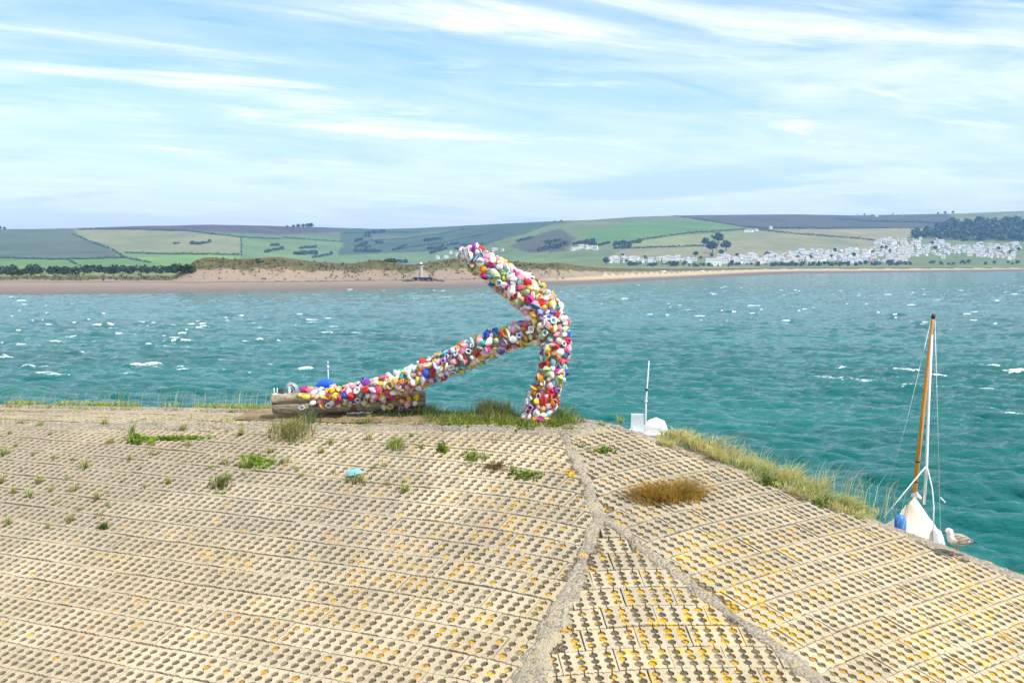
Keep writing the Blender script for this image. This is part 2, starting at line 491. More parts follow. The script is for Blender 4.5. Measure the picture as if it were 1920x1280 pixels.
foam *= sstep(gust, 0.84, 1.04) * (0.25 + 0.75 * sstep(WD, 50, 85))
nr, nc = WX.shape
ii = np.arange(nr * nc).reshape(nr, nc)
faces = np.stack([ii[:-1, :-1].ravel(), ii[:-1, 1:].ravel(), ii[1:, 1:].ravel(), ii[1:, :-1].ravel()], 1)
m_water, t, b, o = new_mat('water')
p = t.pos()
fo = t.attr('foam').outputs['Fac']
fn = t.noise(p, 3.5, 5, 0.7)
fm = t.step(t.math('ADD', fo, t.math('MULTIPLY', t.math('SUBTRACT', fn, 0.5), 1.7)), 0.55, 0.80)
pn = t.noise(t.mapping(p, (0.02, 0.035, 1)), 1.0, 4, 0.55)
body = t.mix(t.lin(pn, 0.35, 0.65), (.003, .088, .084, 1), (.009, .140, .130, 1))
t.set(b.inputs['Base Color'], t.mix(fm, body, (.85, .9, .9, 1)))
t.set(b.inputs['Roughness'], t.mix(fm, (.08, .08, .08, 1), (.9, .9, .9, 1)))
b.inputs['IOR'].default_value = 1.333
b.inputs['Specular IOR Level'].default_value = 0.15
r1 = t.noise(t.mapping(p, (1.1, 2.6, 1), (0, 0, R(-18))), 1.0, 5, 0.62, 0.3)
r2 = t.noise(t.mapping(p, (0.22, 0.55, 1), (0, 0, R(-12))), 1.0, 4, 0.6, 0.2)
t.set(b.inputs['Normal'], t.bump(t.math('ADD', t.math('MULTIPLY', r1, 0.16), t.math('MULTIPLY', r2, 0.55)), 0.9, 1.0))
water = link('water', mk_mesh('water', np.stack([(WX + CH * ox).ravel(), (WY + CH * oy).ravel(), hz.ravel()], 1), faces, m_water, True, None, {'foam': foam.ravel()}))
tag(water, 'choppy teal estuary water with scattered white caps', kind='structure')

# ------------------------------------------------------------------ the sea defence mound
PL = (-0.7767604, 0.1535576, 0.3045603)      # left face    z = a + b x + c y
PM = (-1.7996191, -0.0419894, 0.3691019)     # middle face
PR = (0.9192001, -0.2078517, 0.2499302)      # right face
PT = (6.735, 0.045, 0.0)                     # flat top
pz = lambda P, x, y: P[0] + P[1] * x + P[2] * y
KR = 0.19
EDGE0, EDGE_S = 26.12, -0.5                  # the straight seaward edge: y = EDGE0 + EDGE_S * x
def emb_z(x, y):
    P = [pz(Q, x, y) for Q in (PL, PM, PR, PT)]          # rounded where the faces meet
    m_ = np.minimum(np.minimum(P[0], P[1]), np.minimum(P[2], P[3]))
    s_ = sum(np.exp(-(q - m_) / KR) for q in P)
    return np.maximum(m_ - KR * np.log(s_), 1.2)
def bump_z(x, y):
    return 0.13 * np.exp(-(((x + 4.2) / 1.9) ** 2 + ((y - 27.6) / 0.7) ** 2))
def emb_at(u, v):
    """where the ray of photo pixel (u, v) meets the mound"""
    r = ray(u, v); best = 0
    for P in (PL, PM, PR, PT):
        den = r.z - P[1] * r.x - P[2] * r.y
        if abs(den) > 1e-9:
            tt = (P[0] - CZ) / den
            if tt > 0: best = max(best, tt)
    # convex body: the entry is the last entering half space that also lies on the body
    cand = []
    for P in (PL, PM, PR, PT):
        den = r.z - P[1] * r.x - P[2] * r.y
        if abs(den) < 1e-9: continue
        tt = (P[0] - CZ) / den
        q = Vector((0, 0, CZ)) + r * tt
        if tt > 0 and abs(q.z - min(pz(Q, q.x, q.y) for Q in (PL, PM, PR, PT))) < 1e-3: cand.append((tt, q))
    if cand:
        tt = min(cand, key=lambda a: a[0])[0]
        for _ in range(5):
            f0 = CZ + r.z * tt - float(emb_z(r.x * tt, r.y * tt)); e = tt * 1e-3
            f1 = CZ + r.z * (tt + e) - float(emb_z(r.x * (tt + e), r.y * (tt + e)))
            if abs(f1 - f0) < 1e-9: break
            tt = min(tt - f0 * e / (f1 - f0), tt * 1.06)
        q = Vector((0, 0, CZ)) + r * tt
        if q.y < EDGE0 + EDGE_S * q.x + .5: return q
    q = at(u, v, 24); q.z = float(emb_z(q.x, q.y)); return q

m_fill, t, b, o = new_mat('soil_fill')
p = t.pos()
vor = t.n('ShaderNodeTexVoronoi'); vor.inputs['Scale'].default_value = 5.4; t.set(vor.inputs['Vector'], t.mapping(p, (1, 1, 0.3)))
sep = t.n('ShaderNodeSeparateColor'); t.set(sep.inputs[0], vor.outputs['Color'])
spx = t.n('ShaderNodeSeparateXYZ'); t.set(spx.inputs[0], p)
patch = t.noise(p, 0.35, 3, 0.5)
dens = t.math('MULTIPLY', t.lin(spx.outputs[0], -6.0, 2.4, 0.07, 0.46), t.lin(patch, 0.36, 0.62, 0.5, 1.12))
dens = t.math('MULTIPLY', dens, t.lin(spx.outputs[1], 20.5, 23.5, 1.0, 0.30))
lich = t.math('GREATER_THAN', dens, sep.outputs[0])
gr = t.noise(p, 60, 4, 0.7)
soil = t.mix(t.lin(gr, 0.3, 0.7), (.060, .049, .034, 1), (.185, .155, .110, 1))
soil = t.mix(t.math('MULTIPLY', t.step(sep.outputs[2], .55, .95), .6), soil, (.33, .275, .19, 1))
gold = t.mix(sep.outputs[1], (.56, .27, .012, 1), (.72, .43, .02, 1))
gold = t.mix(t.step(gr, 0.45, 0.7), gold, (.45, .26, .03, 1))
lf = t.math('MULTIPLY', lich, t.step(t.noise(p, 17, 3, .6), 0.36, 0.48))
t.set(b.inputs['Base Color'], t.mix(lf, soil, gold))
b.inputs['Roughness'].default_value = 1.0
b.inputs['Specular IOR Level'].default_value = 0.1
t.set(b.inputs['Normal'], t.bump(gr, 0.7, 0.02))

m_slab, t, b, o = new_mat('slab_concrete')
p = t.pos()
spx = t.n('ShaderNodeSeparateXYZ'); t.set(spx.inputs[0], p)
oi = t.n('ShaderNodeObjectInfo')
big = t.noise(p, 0.33, 4, 0.55); mid = t.noise(p, 3.0, 5, 0.65); fine = t.noise(p, 55, 4, 0.75)
zb = t.math('ADD', spx.outputs[2], t.math('MULTIPLY', t.math('SUBTRACT', big, 0.5), 2.6))
dull = t.math('MULTIPLY', t.step(zb, 4.35, 5.1), t.step(zb, 6.35, 5.75))
c1 = t.mix(t.lin(big, 0.35, 0.65), (.50, .405, .262, 1), (.60, .50, .345, 1))
c1 = t.mix(t.math('MULTIPLY', dull, 0.75), c1, (.42, .355, .26, 1))
c1 = t.mix(t.math('MULTIPLY', t.step(mid, 0.45, 0.75), 0.6), c1, (.35, .295, .215, 1))
rv = t.lin(oi.outputs['Random'], 0, 1, 0.88, 1.08)
c1 = t.mix(1.0, c1, t.n('ShaderNodeCombineColor', i_0=rv, i_1=rv, i_2=rv).outputs[0], 'MULTIPLY')
sp = t.lin(fine, 0.32, 0.68, 0.50, 1.32)
c1 = t.mix(1.0, c1, t.n('ShaderNodeCombineColor', i_0=sp, i_1=sp, i_2=sp).outputs[0], 'MULTIPLY')
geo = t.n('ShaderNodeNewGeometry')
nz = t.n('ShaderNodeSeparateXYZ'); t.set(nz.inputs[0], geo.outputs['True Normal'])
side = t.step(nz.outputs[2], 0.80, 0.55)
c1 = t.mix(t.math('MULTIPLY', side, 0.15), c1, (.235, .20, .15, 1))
ln = t.noise(p, 6.5, 5, 0.62)
patch = t.noise(p, 0.35, 3, 0.5)
dens = t.math('MULTIPLY', t.lin(spx.outputs[0], -7.0, 3.0, 0.015, 0.15), t.lin(patch, 0.36, 0.62, 0.4, 1.1))
dens = t.math('ADD', dens, t.math('MULTIPLY', side, t.lin(spx.outputs[0], -7, 4, 0.0, 0.08)))
dens = t.math('MULTIPLY', dens, t.lin(spx.outputs[1], 20.5, 24, 1.0, 0.35))
lth = t.math('SUBTRACT', 0.73, dens)
lf = t.step(ln, lth, t.math('ADD', lth, 0.05))
c1 = t.mix(t.math('MULTIPLY', lf, 0.85), c1, t.mix(mid, (.62, .33, .02, 1), (.74, .50, .04, 1)))
t.set(b.inputs['Base Color'], c1)
b.inputs['Roughness'].default_value = 0.95
b.inputs['Specular IOR Level'].default_value = 0.15
t.set(b.inputs['Normal'], t.bump(t.math('ADD', fine, t.math('MULTIPLY', mid, 2.0)), 0.55, 0.018))

m_mortar, t, b, o = new_mat('rubble_mortar')
p = t.pos()
vo = t.n('ShaderNodeTexVoronoi'); vo.inputs['Scale'].default_value = 24; t.set(vo.inputs['Vector'], p)
sp_ = t.n('ShaderNodeSeparateColor'); t.set(sp_.inputs[0], vo.outputs['Color'])
mid = t.noise(p, 2.2, 5, 0.65); fine = t.noise(p, 45, 4, 0.75)
c1 = t.mix(t.lin(mid, .3, .7), (.28, .24, .185, 1), (.45, .38, .285, 1))
c1 = t.mix(t.math('MULTIPLY', t.math('GREATER_THAN', sp_.outputs[0], 0.70), 0.55), c1, (.17, .145, .115, 1))
c1 = t.mix(t.math('MULTIPLY', t.math('GREATER_THAN', sp_.outputs[1], 0.82), 0.5), c1, (.58, .50, .39, 1))
c1 = t.mix(t.step(t.noise(p, 1.3, 4, .6), .56, .68), c1, t.mix(t.lin(fine, .3, .7), (.36, .30, .205, 1), (.58, .485, .345, 1)))
lf = t.step(t.noise(p, 5.5, 5, .65), 0.62, 0.68)
spx = t.n('ShaderNodeSeparateXYZ'); t.set(spx.inputs[0], p)
lf = t.math('MULTIPLY', lf, t.lin(spx.outputs[1], 21, 23.5, .8, 0))
c1 = t.mix(lf, c1, (.72, .47, .05, 1))
t.set(b.inputs['Base Color'], c1)
b.inputs['Roughness'].default_value = 1.0
b.inputs['Specular IOR Level'].default_value = 0.1
t.set(b.inputs['Normal'], t.bump(t.math('ADD', t.math('MULTIPLY', vo.outputs['Distance'], -1.2), fine), 0.9, 0.03))

m_earth = simple('bare_earth', (.24, .175, .105), 1.0, 0.4, 3.0, bump=0.03, spec=.1)

# body of the mound (what lies under the slabs) with the wall on the seaward side
gx = np.concatenate([np.arange(-30, 18.01, 0.3)])
rows_ = []
for s_ in np.concatenate([np.linspace(-12, -1, 12), np.linspace(0, 1, 70)]):
    yy = np.where(s_ < 0, 8.0 + s_ * 2.0, 8.0 + (EDGE0 + EDGE_S * gx - 8.0) * s_)
    rows_.append(np.stack([gx, yy, emb_z(gx, yy) - 0.055], 1))
ye = EDGE0 + EDGE_S * gx
for dy_, z_ in ((0.25, None), (1.6, 2.5), (4.5, -1.5)):
    zz_ = emb_z(gx, ye) - 0.22 if z_ is None else np.minimum(np.full_like(gx, z_), emb_z(gx, ye) - 0.4)
    rows_.append(np.stack([gx + dy_ * 0.45, ye + dy_ * 0.9, zz_], 1))
G = np.array(rows_); nr, nc = G.shape[:2]
ii = np.arange(nr * nc).reshape(nr, nc)
faces = np.stack([ii[:-1, :-1].ravel(), ii[:-1, 1:].ravel(), ii[1:, 1:].ravel(), ii[1:, :-1].ravel()], 1)
mound = link('embankment', mk_mesh('embankment', G.reshape(-1, 3), faces, m_fill, False))
tag(mound, 'sloping sea defence paved with perforated concrete slabs', kind='structure')

# ---- perforated slabs: five strips between four grooves, three holes on every groove
def slab_mesh(W, Pp, variant, groove=0.004):
    rr = random.Random(variant * 31 + int(W * 1000))
    gap, TILT = 0.005, 0.017
    cols = [-W / 2 + W * (k + 0.5) / 4 for k in range(4)]
    ys = [Pp * q for q in (0.225, 0.50, 0.775)]
    rad = 0.061
    jit = lambda a: rr.uniform(-a, a)
    paths = []
    for cx in cols:
        L_, R_ = [], []
        y0, y1 = jit(0.008), Pp - 0.004
        L_.append((cx - groove, y0)); R_.append((cx + groove, y0))
        for cy in ys:
            q = rad * (1 + jit(0.06)); ox_, oy_ = jit(0.003), jit(0.004)
            for k in range(8):
                a = -80 + 160 * k / 7
                L_.append((cx + ox_ - abs(math.cos(R(a))) * q - 0.001 - groove * .5, cy + oy_ + math.sin(R(a)) * q))
                R_.append((cx + ox_ + abs(math.cos(R(a))) * q + 0.001 + groove * .5, cy + oy_ + math.sin(R(a)) * q))
        L_.append((cx - groove, y1)); R_.append((cx + groove, y1))
        paths.append((L_, R_))
    xl, xr = -W / 2 + gap, W / 2 - gap
    left = [(xl + jit(.004), Pp * q) if 0 < q < 1 else (xl, jit(.006) if q == 0 else Pp - .004) for q in (0, .33, .66, 1)]
    right = [(xr + jit(.004), Pp * q) if 0 < q < 1 else (xr, jit(.006) if q == 0 else Pp - .004) for q in (0, .33, .66, 1)]
    polys = []
    bounds = [(None, left)] + [(p_[0], p_[1]) for p_ in paths] + [(right, None)]
    for k in range(5):
        a = left if k == 0 else paths[k - 1][1]
        c = right if k == 4 else paths[k][0]
        xm = (a[0][0] + c[0][0]) / 2
        mids = [(a[0][0] * (1 - q) + c[0][0] * q, jit(0.019)) for q in (.2, .4, .6, .8)]
        polys.append(list(a[::-1]) + mids + list(c))
    V, Fc, MI = [], [], []
    zt = lambda x, y: TILT * (1 - y / Pp) + 0.004 * math.sin(x * 9 + variant) * math.cos(y * 8)
    for pl in polys:
        b0 = len(V); n = len(pl)
        V += [(x, y, zt(x, y)) for x, y in pl]
        V += [(x, y, zt(x, y) - 0.075) for x, y in pl]
        Fc.append(tuple(range(b0, b0 + n))); MI.append(0)
        for i in range(n):
            j = (i + 1) % n
            Fc.append((b0 + j, b0 + i, b0 + n + i, b0 + n + j)); MI.append(0)
    b0 = len(V)
    for x, y in ((xl, .012), (xr, .012), (xr, Pp - .01), (xl, Pp - .01)):
        V.append((x, y, zt(x, y) - 0.030))
    Fc.append((b0, b0 + 1, b0 + 2, b0 + 3)); MI.append(1)
    return V, Fc, MI

def frame(P):
    g = Vector((P[1], P[2])); m = g.length
    if m < 0.1: g, m = Vector((-EDGE_S, 1.0)), 0.0           # flat top: courses run along the seaward edge
    g = g.normalized() if m else g.normalized()
    sl = P[1] * g.x + P[2] * g.y
    eu = Vector((g.y, -g.x, P[1] * g.y - P[2] * g.x)).normalized()
    ev = Vector((g.x, g.y, sl)).normalized()
    return g, sl, eu, ev
FACETS = [  # plane, slab width, course pitch, course origin v, joint origin u, groove half width
    ('L', PL, 0.78, 0.555, 14.82, -10.25, 0.0035), ('M', PM, 0.80, 0.512, 17.50, 4.20, 0.0075),
    ('R', PR, 0.83, 0.560, 10.15, 15.37, 0.0035), ('T', PT, 0.78, 0.555, 0.0, 0.0, 0.0035)]
planes = {'L': PL, 'M': PM, 'R': PR, 'T': PT}
MARG = {('L', 'M'): 0.05, ('M', 'L'): 0.05, ('M', 'R'): 0.05, ('R', 'M'): 0.05, ('L', 'R'): 0.05, ('R', 'L'): 0.05,
        ('L', 'T'): 0.16, ('T', 'L'): 0.20, ('R', 'T'): 0.30, ('T', 'R'): 0.35, ('M', 'T'): .2, ('T', 'M'): .2}
slabs = []          # (area on screen, matrix, proto key, cut list)
protos = {}
for key, P, W_, Pp, v0, u0, gw in FACETS:
    g, sl, eu, ev = frame(P)
    nrm = eu.cross(ev)
    hv = math.hypot(1, sl)
    for k in range(5):
        protos[(key, k)] = slab_mesh(W_, Pp, k, gw)
    for iv in range(-14, 40 if key != 'T' else 90):
        for iu in range(-40, 40):
            uu = u0 + (iu + 0.5 + 0.5 * (iv % 2)) * W_
            vv_ = v0 + iv * Pp
            # point on plane with plan coordinates (uu along contour, vv_/hv along gradient)
            sx_ = g.y * uu + g.x * vv_ / hv; sy_ = -g.x * uu + g.y * vv_ / hv
            base = Vector((sx_, sy_, pz(P, sx_, sy_)))
            c = base + ev * (Pp / 2)
            if not (-26 < c.x < 17 and 9 < c.y < 36): continue
            px_, py_ = to_px(c)
            if not (-140 < px_ < 2060 and 640 < py_ < 1360): continue
            cut, ok = [], True
            for k2, P2 in planes.items():
                if k2 == key: continue
                dn = Vector((P2[1] - P[1], P2[2] - P[2])); dl = dn.length
                d0 = (pz(P2, c.x, c.y) - pz(P, c.x, c.y)) / dl - MARG[(key, k2)]     # >0 inside
                if d0 < -0.28: ok = False; break
                if d0 < 0.50: cut.append((dn / dl, MARG[(key, k2)], P2))
            if not ok: continue
            en = Vector((0.5, 1)).normalized()
            ed = (EDGE0 + EDGE_S * c.x - c.y) * en.y
            if ed < (0.02 if key != 'T' else 0.7): continue
            if key != 'T' and ed < 0.85: cut.append((-en, None, None))
            jx = random.Random(iu * 977 + iv * 131 + ord(key))
            def on_soft(dv):
                p_ = base + dv; return Vector((p_.x, p_.y, float(emb_z(p_.x, p_.y))))
            b0_ = on_soft(Vector()); bu_, bv_ = on_soft(eu * .3) - on_soft(eu * -.3), on_soft(ev * Pp) - b0_
            e1 = (bu_.normalized() + nrm * jx.uniform(-.012, .012)).normalized()
            e2 = (bv_.normalized() + nrm * jx.uniform(-.010, .014)).normalized()
            n_ = e1.cross(e2).normalized(); e2 = n_.cross(e1)
            org = b0_ + nrm * jx.uniform(-.006, .012) + eu * jx.uniform(-.008, .008) + ev * jx.uniform(-.008, .008)
            M = Matrix(((e1.x, e2.x, n_.x, org.x), (e1.y, e2.y, n_.y, org.y), (e1.z, e2.z, n_.z, org.z), (0, 0, 0, 1)))
            vis = -80 < px_ < 2000 and py_ < 1300 and key != 'T'
            fac = abs((c - Vector((0, 0, CZ))).normalized().dot(nrm)) / ((c.y) ** 2)
            slabs.append((fac if vis else 0.0, M, (key, jx.randrange(5)), cut, P))
slabs.sort(key=lambda s_: -s_[0])
shared = {}
def slab_cut(M, key, cuts, P):
    V, Fc, MI = protos[key]
    bm = bmesh.new()
    vs = [bm.verts.new(M @ Vector(q)) for q in V]
    for f, mi in zip(Fc, MI):
        fa = bm.faces.new([vs[i] for i in f]); fa.material_index = mi
    for dn, mg, P2 in cuts:
        # vertical plane through the hip, moved inwards by mg
        nv = Vector((dn.x, dn.y, 0))
        if mg is None:
            bmesh.ops.bisect_plane(bm, geom=bm.verts[:] + bm.edges[:] + bm.faces[:], plane_co=Vector((0, EDGE0, 0)) + nv * 0.26, plane_no=nv, clear_inner=True)
            continue
        dl = Vector((P2[1] - P[1], P2[2] - P[2])).length
        q0 = nv * ((P[0] - P2[0]) / dl + mg)
        bmesh.ops.bisect_plane(bm, geom=bm.verts[:] + bm.edges[:] + bm.faces[:], plane_co=q0, plane_no=nv, clear_inner=True)
    return bm
n_obj = 0
rest_v, rest_f, rest_m = [], [], []
for s_ in slabs:
    fac, M, key, cuts, P = s_
    if n_obj < 300 and fac > 0:
        if cuts:
            bm = slab_cut(M, key, cuts, P)
            if len(bm.faces) < 6: bm.free(); continue
            me = bpy.data.meshes.new('concrete_slab')
            org = M.translation.copy()
            bmesh.ops.translate(bm, verts=bm.verts, vec=-org)
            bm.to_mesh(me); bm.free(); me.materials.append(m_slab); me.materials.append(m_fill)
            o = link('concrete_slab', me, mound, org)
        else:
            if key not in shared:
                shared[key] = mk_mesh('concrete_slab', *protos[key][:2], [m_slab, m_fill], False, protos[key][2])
            o = link('concrete_slab', shared[key], mound); o.matrix_local = M
        n_obj += 1
    else:
        if cuts:
            bm = slab_cut(M, key, cuts, P)
            bm.verts.index_update()
            b0 = len(rest_v); rest_v += [v.co.copy() for v in bm.verts]
            for f in bm.faces:
                rest_f.append(tuple(b0 + v.index for v in f.verts)); rest_m.append(f.material_index)
            bm.free()
        else:
            V, Fc, MI = protos[key]; b0 = len(rest_v)
            rest_v += [M @ Vector(q) for q in V]
            rest_f += [tuple(b0 + i for i in f) for f in Fc]; rest_m += MI
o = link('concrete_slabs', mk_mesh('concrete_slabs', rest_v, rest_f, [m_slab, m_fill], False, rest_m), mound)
tag(o, kind='stuff')
print('slabs', n_obj, 'rest', len(slabs) - n_obj)

# ---- mortar bands along the hips, the crest and the seaward edge
def band(pts, w0, w1, name='mortar_band', lift=0.034, seed=0, bevel=0.07):
    rr = random.Random(seed)
    pts = [Vector(p_) for p_ in pts]
    seg = []
    for a, c in zip(pts[:-1], pts[1:]):
        n = max(2, int((c - a).length / 0.09))
        seg += [a.lerp(c, i / n) for i in range(n)]
    seg.append(pts[-1])
    N = len(seg); V, K = [], 9
    wl = wr = 0.0
    for i, q in enumerate(seg):
        tg = (seg[min(i + 1, N - 1)] - seg[max(i - 1, 0)]); tg = Vector((tg.x, tg.y)).normalized()
        sd = Vector((tg.y, -tg.x)); tt = i / (N - 1)
        ww = w0 + (w1 - w0) * tt
        wl += (rr.uniform(-1.1, 1.2) - wl) * .30; wr += (rr.uniform(-1.1, 1.2) - wr) * .30
        for k in range(K):
            s2 = k / (K - 1) * 2 - 1
            off = s2 * ww / 2 * max(.35, 1 + (wl if s2 < 0 else wr) + rr.uniform(-.12, .12))
            x, y = q.x + sd.x * off, q.y + sd.y * off
            e = abs(s2)
            z = float(emb_z(x, y)) + (lift if e < .99 else -0.05) + rr.uniform(-.010, .012) - (0.02 if .7 < e < .99 else 0)
            V.append((x, y, z))
    Fc = [(i * K + k, i * K + k + 1, (i + 1) * K + k + 1, (i + 1) * K + k) for i in range(N - 1) for k in range(K - 1)]
    o = link(name, mk_mesh(name, V, Fc, m_mortar, True), mound)
    return o
def meet(P, Q, x=None, y=None):
    if y is not None: return Vector(((Q[0] - P[0] + (Q[2] - P[2]) * y) / (P[1] - Q[1]), y, 0))
    return Vector((x, (Q[0] - P[0] + (Q[1] - P[1]) * x) / (P[2] - Q[2]), 0))
APEX = Vector((1.5755, 20.6215, 0))
band([APEX + Vector((-.02, .15, 0)), meet(PL, PM, y=18.6), meet(PL, PM, y=13.5)], 0.24, 0.56, seed=1)
band([APEX + Vector((.0, .15, 0)), meet(PM, PR, y=18.6), meet(PM, PR, y=13.5)], 0.24, 0.44, seed=2)
LRT = None
ys_ = np.linspace(20.6, 27, 200)
for y_ in ys_:
    q = meet(PL, PR, y=y_)
    if pz(PL, q.x, q.y) >= pz(PT, q.x, q.y): LRT = q; break
band([APEX, APEX.lerp(LRT, .5), LRT], 0.28, 0.28, seed=3)
band([meet(PL, PT, x=-18.0), meet(PL, PT, x=-6.0), LRT], 0.55, 0.60, seed=4)
ET = None
for x_ in np.linspace(0.3, 8, 400):
    q = meet(PR, PT, x=x_)
    if q.y <= EDGE0 + EDGE_S * x_ - 0.2: ET = q; 
q_e = None
for x_ in np.linspace(LRT.x, 8, 400):
    q = meet(PR, PT, x=x_)
    q_e = q
    if q.y >= EDGE0 + EDGE_S * x_ - .3: break
band([LRT, q_e], 0.6, 0.7, seed=5)
en = Vector((0.5, 1, 0)).normalized()
edge_pt = lambda x, off=0.14: Vector((x, EDGE0 + EDGE_S * x, 0)) - en * off
band([edge_pt(-21), edge_pt(-8), edge_pt(2.0)], 0.34, 0.34, 'edge_kerb', 0.02, seed=6)
band([edge_pt(2.0), edge_pt(7), edge_pt(14)], 0.34, 0.34, 'edge_kerb', 0.02, seed=7)
# earth heaped under the anchor stock
gx2, gy2 = np.meshgrid(np.linspace(-6.4, -1.6, 40), np.linspace(-1.1, 1.0, 22))
ex = gx2; ey = EDGE0 + EDGE_S * gx2 * 0.9 - 0.9 + gy2 * 0.8 + 0.35
ez = emb_z(ex, ey) + 0.03 + 0.06 * np.clip(1 - (np.abs(gy2) / 1.05) ** 2, -.6, 1) * np.clip(1 - (np.abs(gx2 + 4.0) / 2.35) ** 4, -.3, 1) + 0.05 * (fbm(ex * 3, ey * 3, 3) - .5)
nr, nc = ex.shape; ii = np.arange(nr * nc).reshape(nr, nc)
faces = np.stack([ii[:-1, :-1].ravel(), ii[:-1, 1:].ravel(), ii[1:, 1:].ravel(), ii[1:, :-1].ravel()], 1)
o = link('soil', mk_mesh('soil', np.stack([ex.ravel(), ey.ravel(), ez.ravel()], 1), faces, m_earth, True), mound)

# ================================================================== THE ANCHOR
m_net, t, b, o = new_mat('old_netting')
p = t.obj()
vo = t.n('ShaderNodeTexVoronoi', feature='DISTANCE_TO_EDGE'); vo.inputs['Scale'].default_value = 26; t.set(vo.inputs['Vector'], p)
k = t.step(vo.outputs['Distance'], 0.03, 0.12)
t.set(b.inputs['Base Color'], t.mix(k, t.mix(t.noise(p, 9, 3), (.42, .33, .24, 1), (.50, .46, .38, 1)), (.13, .085, .055, 1)))
b.inputs['Roughness'].default_value = 1.0
t.set(b.inputs['Normal'], t.bump(t.math('SUBTRACT', 1.0, k), 0.8, 0.02))
m_rust = simple('rusty_iron', (.20, .085, .045), 0.9, 0.5, 8.0, bump=0.01, spec=.2)
m_wood, t, b, o = new_mat('weathered_timber')
p = t.obj()
grn = t.noise(t.mapping(p, (1.2, 9, 9)), 2.0, 6, 0.65, 0.6)
lic = t.noise(p, 4.0, 5, 0.65)
c1 = t.mix(t.lin(grn, .3, .7), (.145, .10, .062, 1), (.47, .385, .275, 1))
c1 = t.mix(t.math('MULTIPLY', t.step(lic, .52, .66), .55), c1, (.42, .41, .30, 1))
c1 = t.mix(t.step(t.noise(t.mapping(p, (.9, 16, 16)), 2.0, 4, .6, .4), .62, .70), c1, (.045, .033, .024, 1))
t.set(b.inputs['Base Color'], c1); b.inputs['Roughness'].default_value = 1.0; b.inputs['Specular IOR Level'].default_value = .1
t.set(b.inputs['Normal'], t.bump(grn, .8, .04))
m_yarn, t, b, o = new_mat('knitted_yarn')
p = t.obj()
wv = t.n('ShaderNodeTexWave'); wv.inputs['Scale'].default_value = 42; wv.inputs['Distortion'].default_value = 2.5; wv.inputs['Detail'].default_value = 1.5
t.set(wv.inputs['Vector'], p)
cc = t.attr('col').outputs['Color']
f_ = t.lin(wv.outputs['Fac'], 0, 1, 0.78, 1.08)
t.set(b.inputs['Base Color'], t.mix(1.0, cc, t.n('ShaderNodeCombineColor', i_0=f_, i_1=f_, i_2=f_).outputs[0], 'MULTIPLY'))
b.inputs['Roughness'].default_value = 0.95
b.inputs['Specular IOR Level'].default_value = 0.1
b.inputs['Sheen Weight'].default_value = 0.05
t.set(b.inputs['Normal'], t.bump(wv.outputs['Fac'], .6, .006))

def depth_anchor(u):
    return np.interp(u, [505, 600, 800, 1000, 1070], [27.15, 27.0, 26.2, 25.35, 25.25])
def spline(pts, n):
    P = [Vector(p_) for p_ in pts]; out = []
    for i in range(len(P) - 1):
        a, b_, c, d = P[max(i - 1, 0)], P[i], P[i + 1], P[min(i + 2, len(P) - 1)]
        for k in range(n):
            s_ = k / n
            out.append(0.5 * ((2 * b_) + (c - a) * s_ + (2 * a - 5 * b_ + 4 * c - d) * s_ ** 2 + (3 * b_ - a - 3 * c + d) * s_ ** 3))
    out.append(P[-1]); return out
def px_path(lst, n=4, ddep=0.0):
    pts = spline([(*at(u, v, float(depth_anchor(u)) + ddep),) for u, v, r_ in lst], n)
    rad = []
    rr_ = [r_ * 0.01125 for _, _, r_ in lst]
    for i in range(len(lst) - 1):
        for k in range(n): rad.append(rr_[i] + (rr_[i + 1] - rr_[i]) * k / n)
    rad.append(rr_[-1]); return pts, rad
UP = [(873, 472, 13), (884, 480, 16), (912, 497, 19), (946, 521, 23), (984, 549, 27), (1014, 578, 29), (1031, 612, 29)]
DN = [(1031, 612, 29), (1041, 650, 22), (1037, 690, 20), (1027, 722, 22), (1016, 754, 23), (1006, 782, 20), (1003, 800, 18)]
SHK = [(1024, 612, 24), (985, 624, 17), (940, 640, 18), (895, 657, 20), (850, 677, 20), (800, 698, 19), (755, 715, 18), (705, 730, 16), (655, 740, 15), (612, 747, 13), (588, 754, 11)]
anchor = empty('anchor', at(1004, 796, 25.35))
tag(anchor, 'big ship anchor covered all over in colourful knitted limpet shells', 'anchor')
def rel_build(mb, name, mats, parent, root, smooth=True, colour=False):
    off = root.location
    mb.v = [(p_[0] - off.x, p_[1] - off.y, p_[2] - off.z) for p_ in mb.v]
    return mb.build(name, mats, parent, smooth, colour)
tubes = []
for nm, lst in (('arm', UP), ('arm', DN), ('shank', SHK)):
    pts, rad = px_path(lst)
    mb = MB(); mb.tube(pts, rad, 14); rel_build(mb, nm, m_net, anchor, anchor)
    tubes.append((pts, rad))
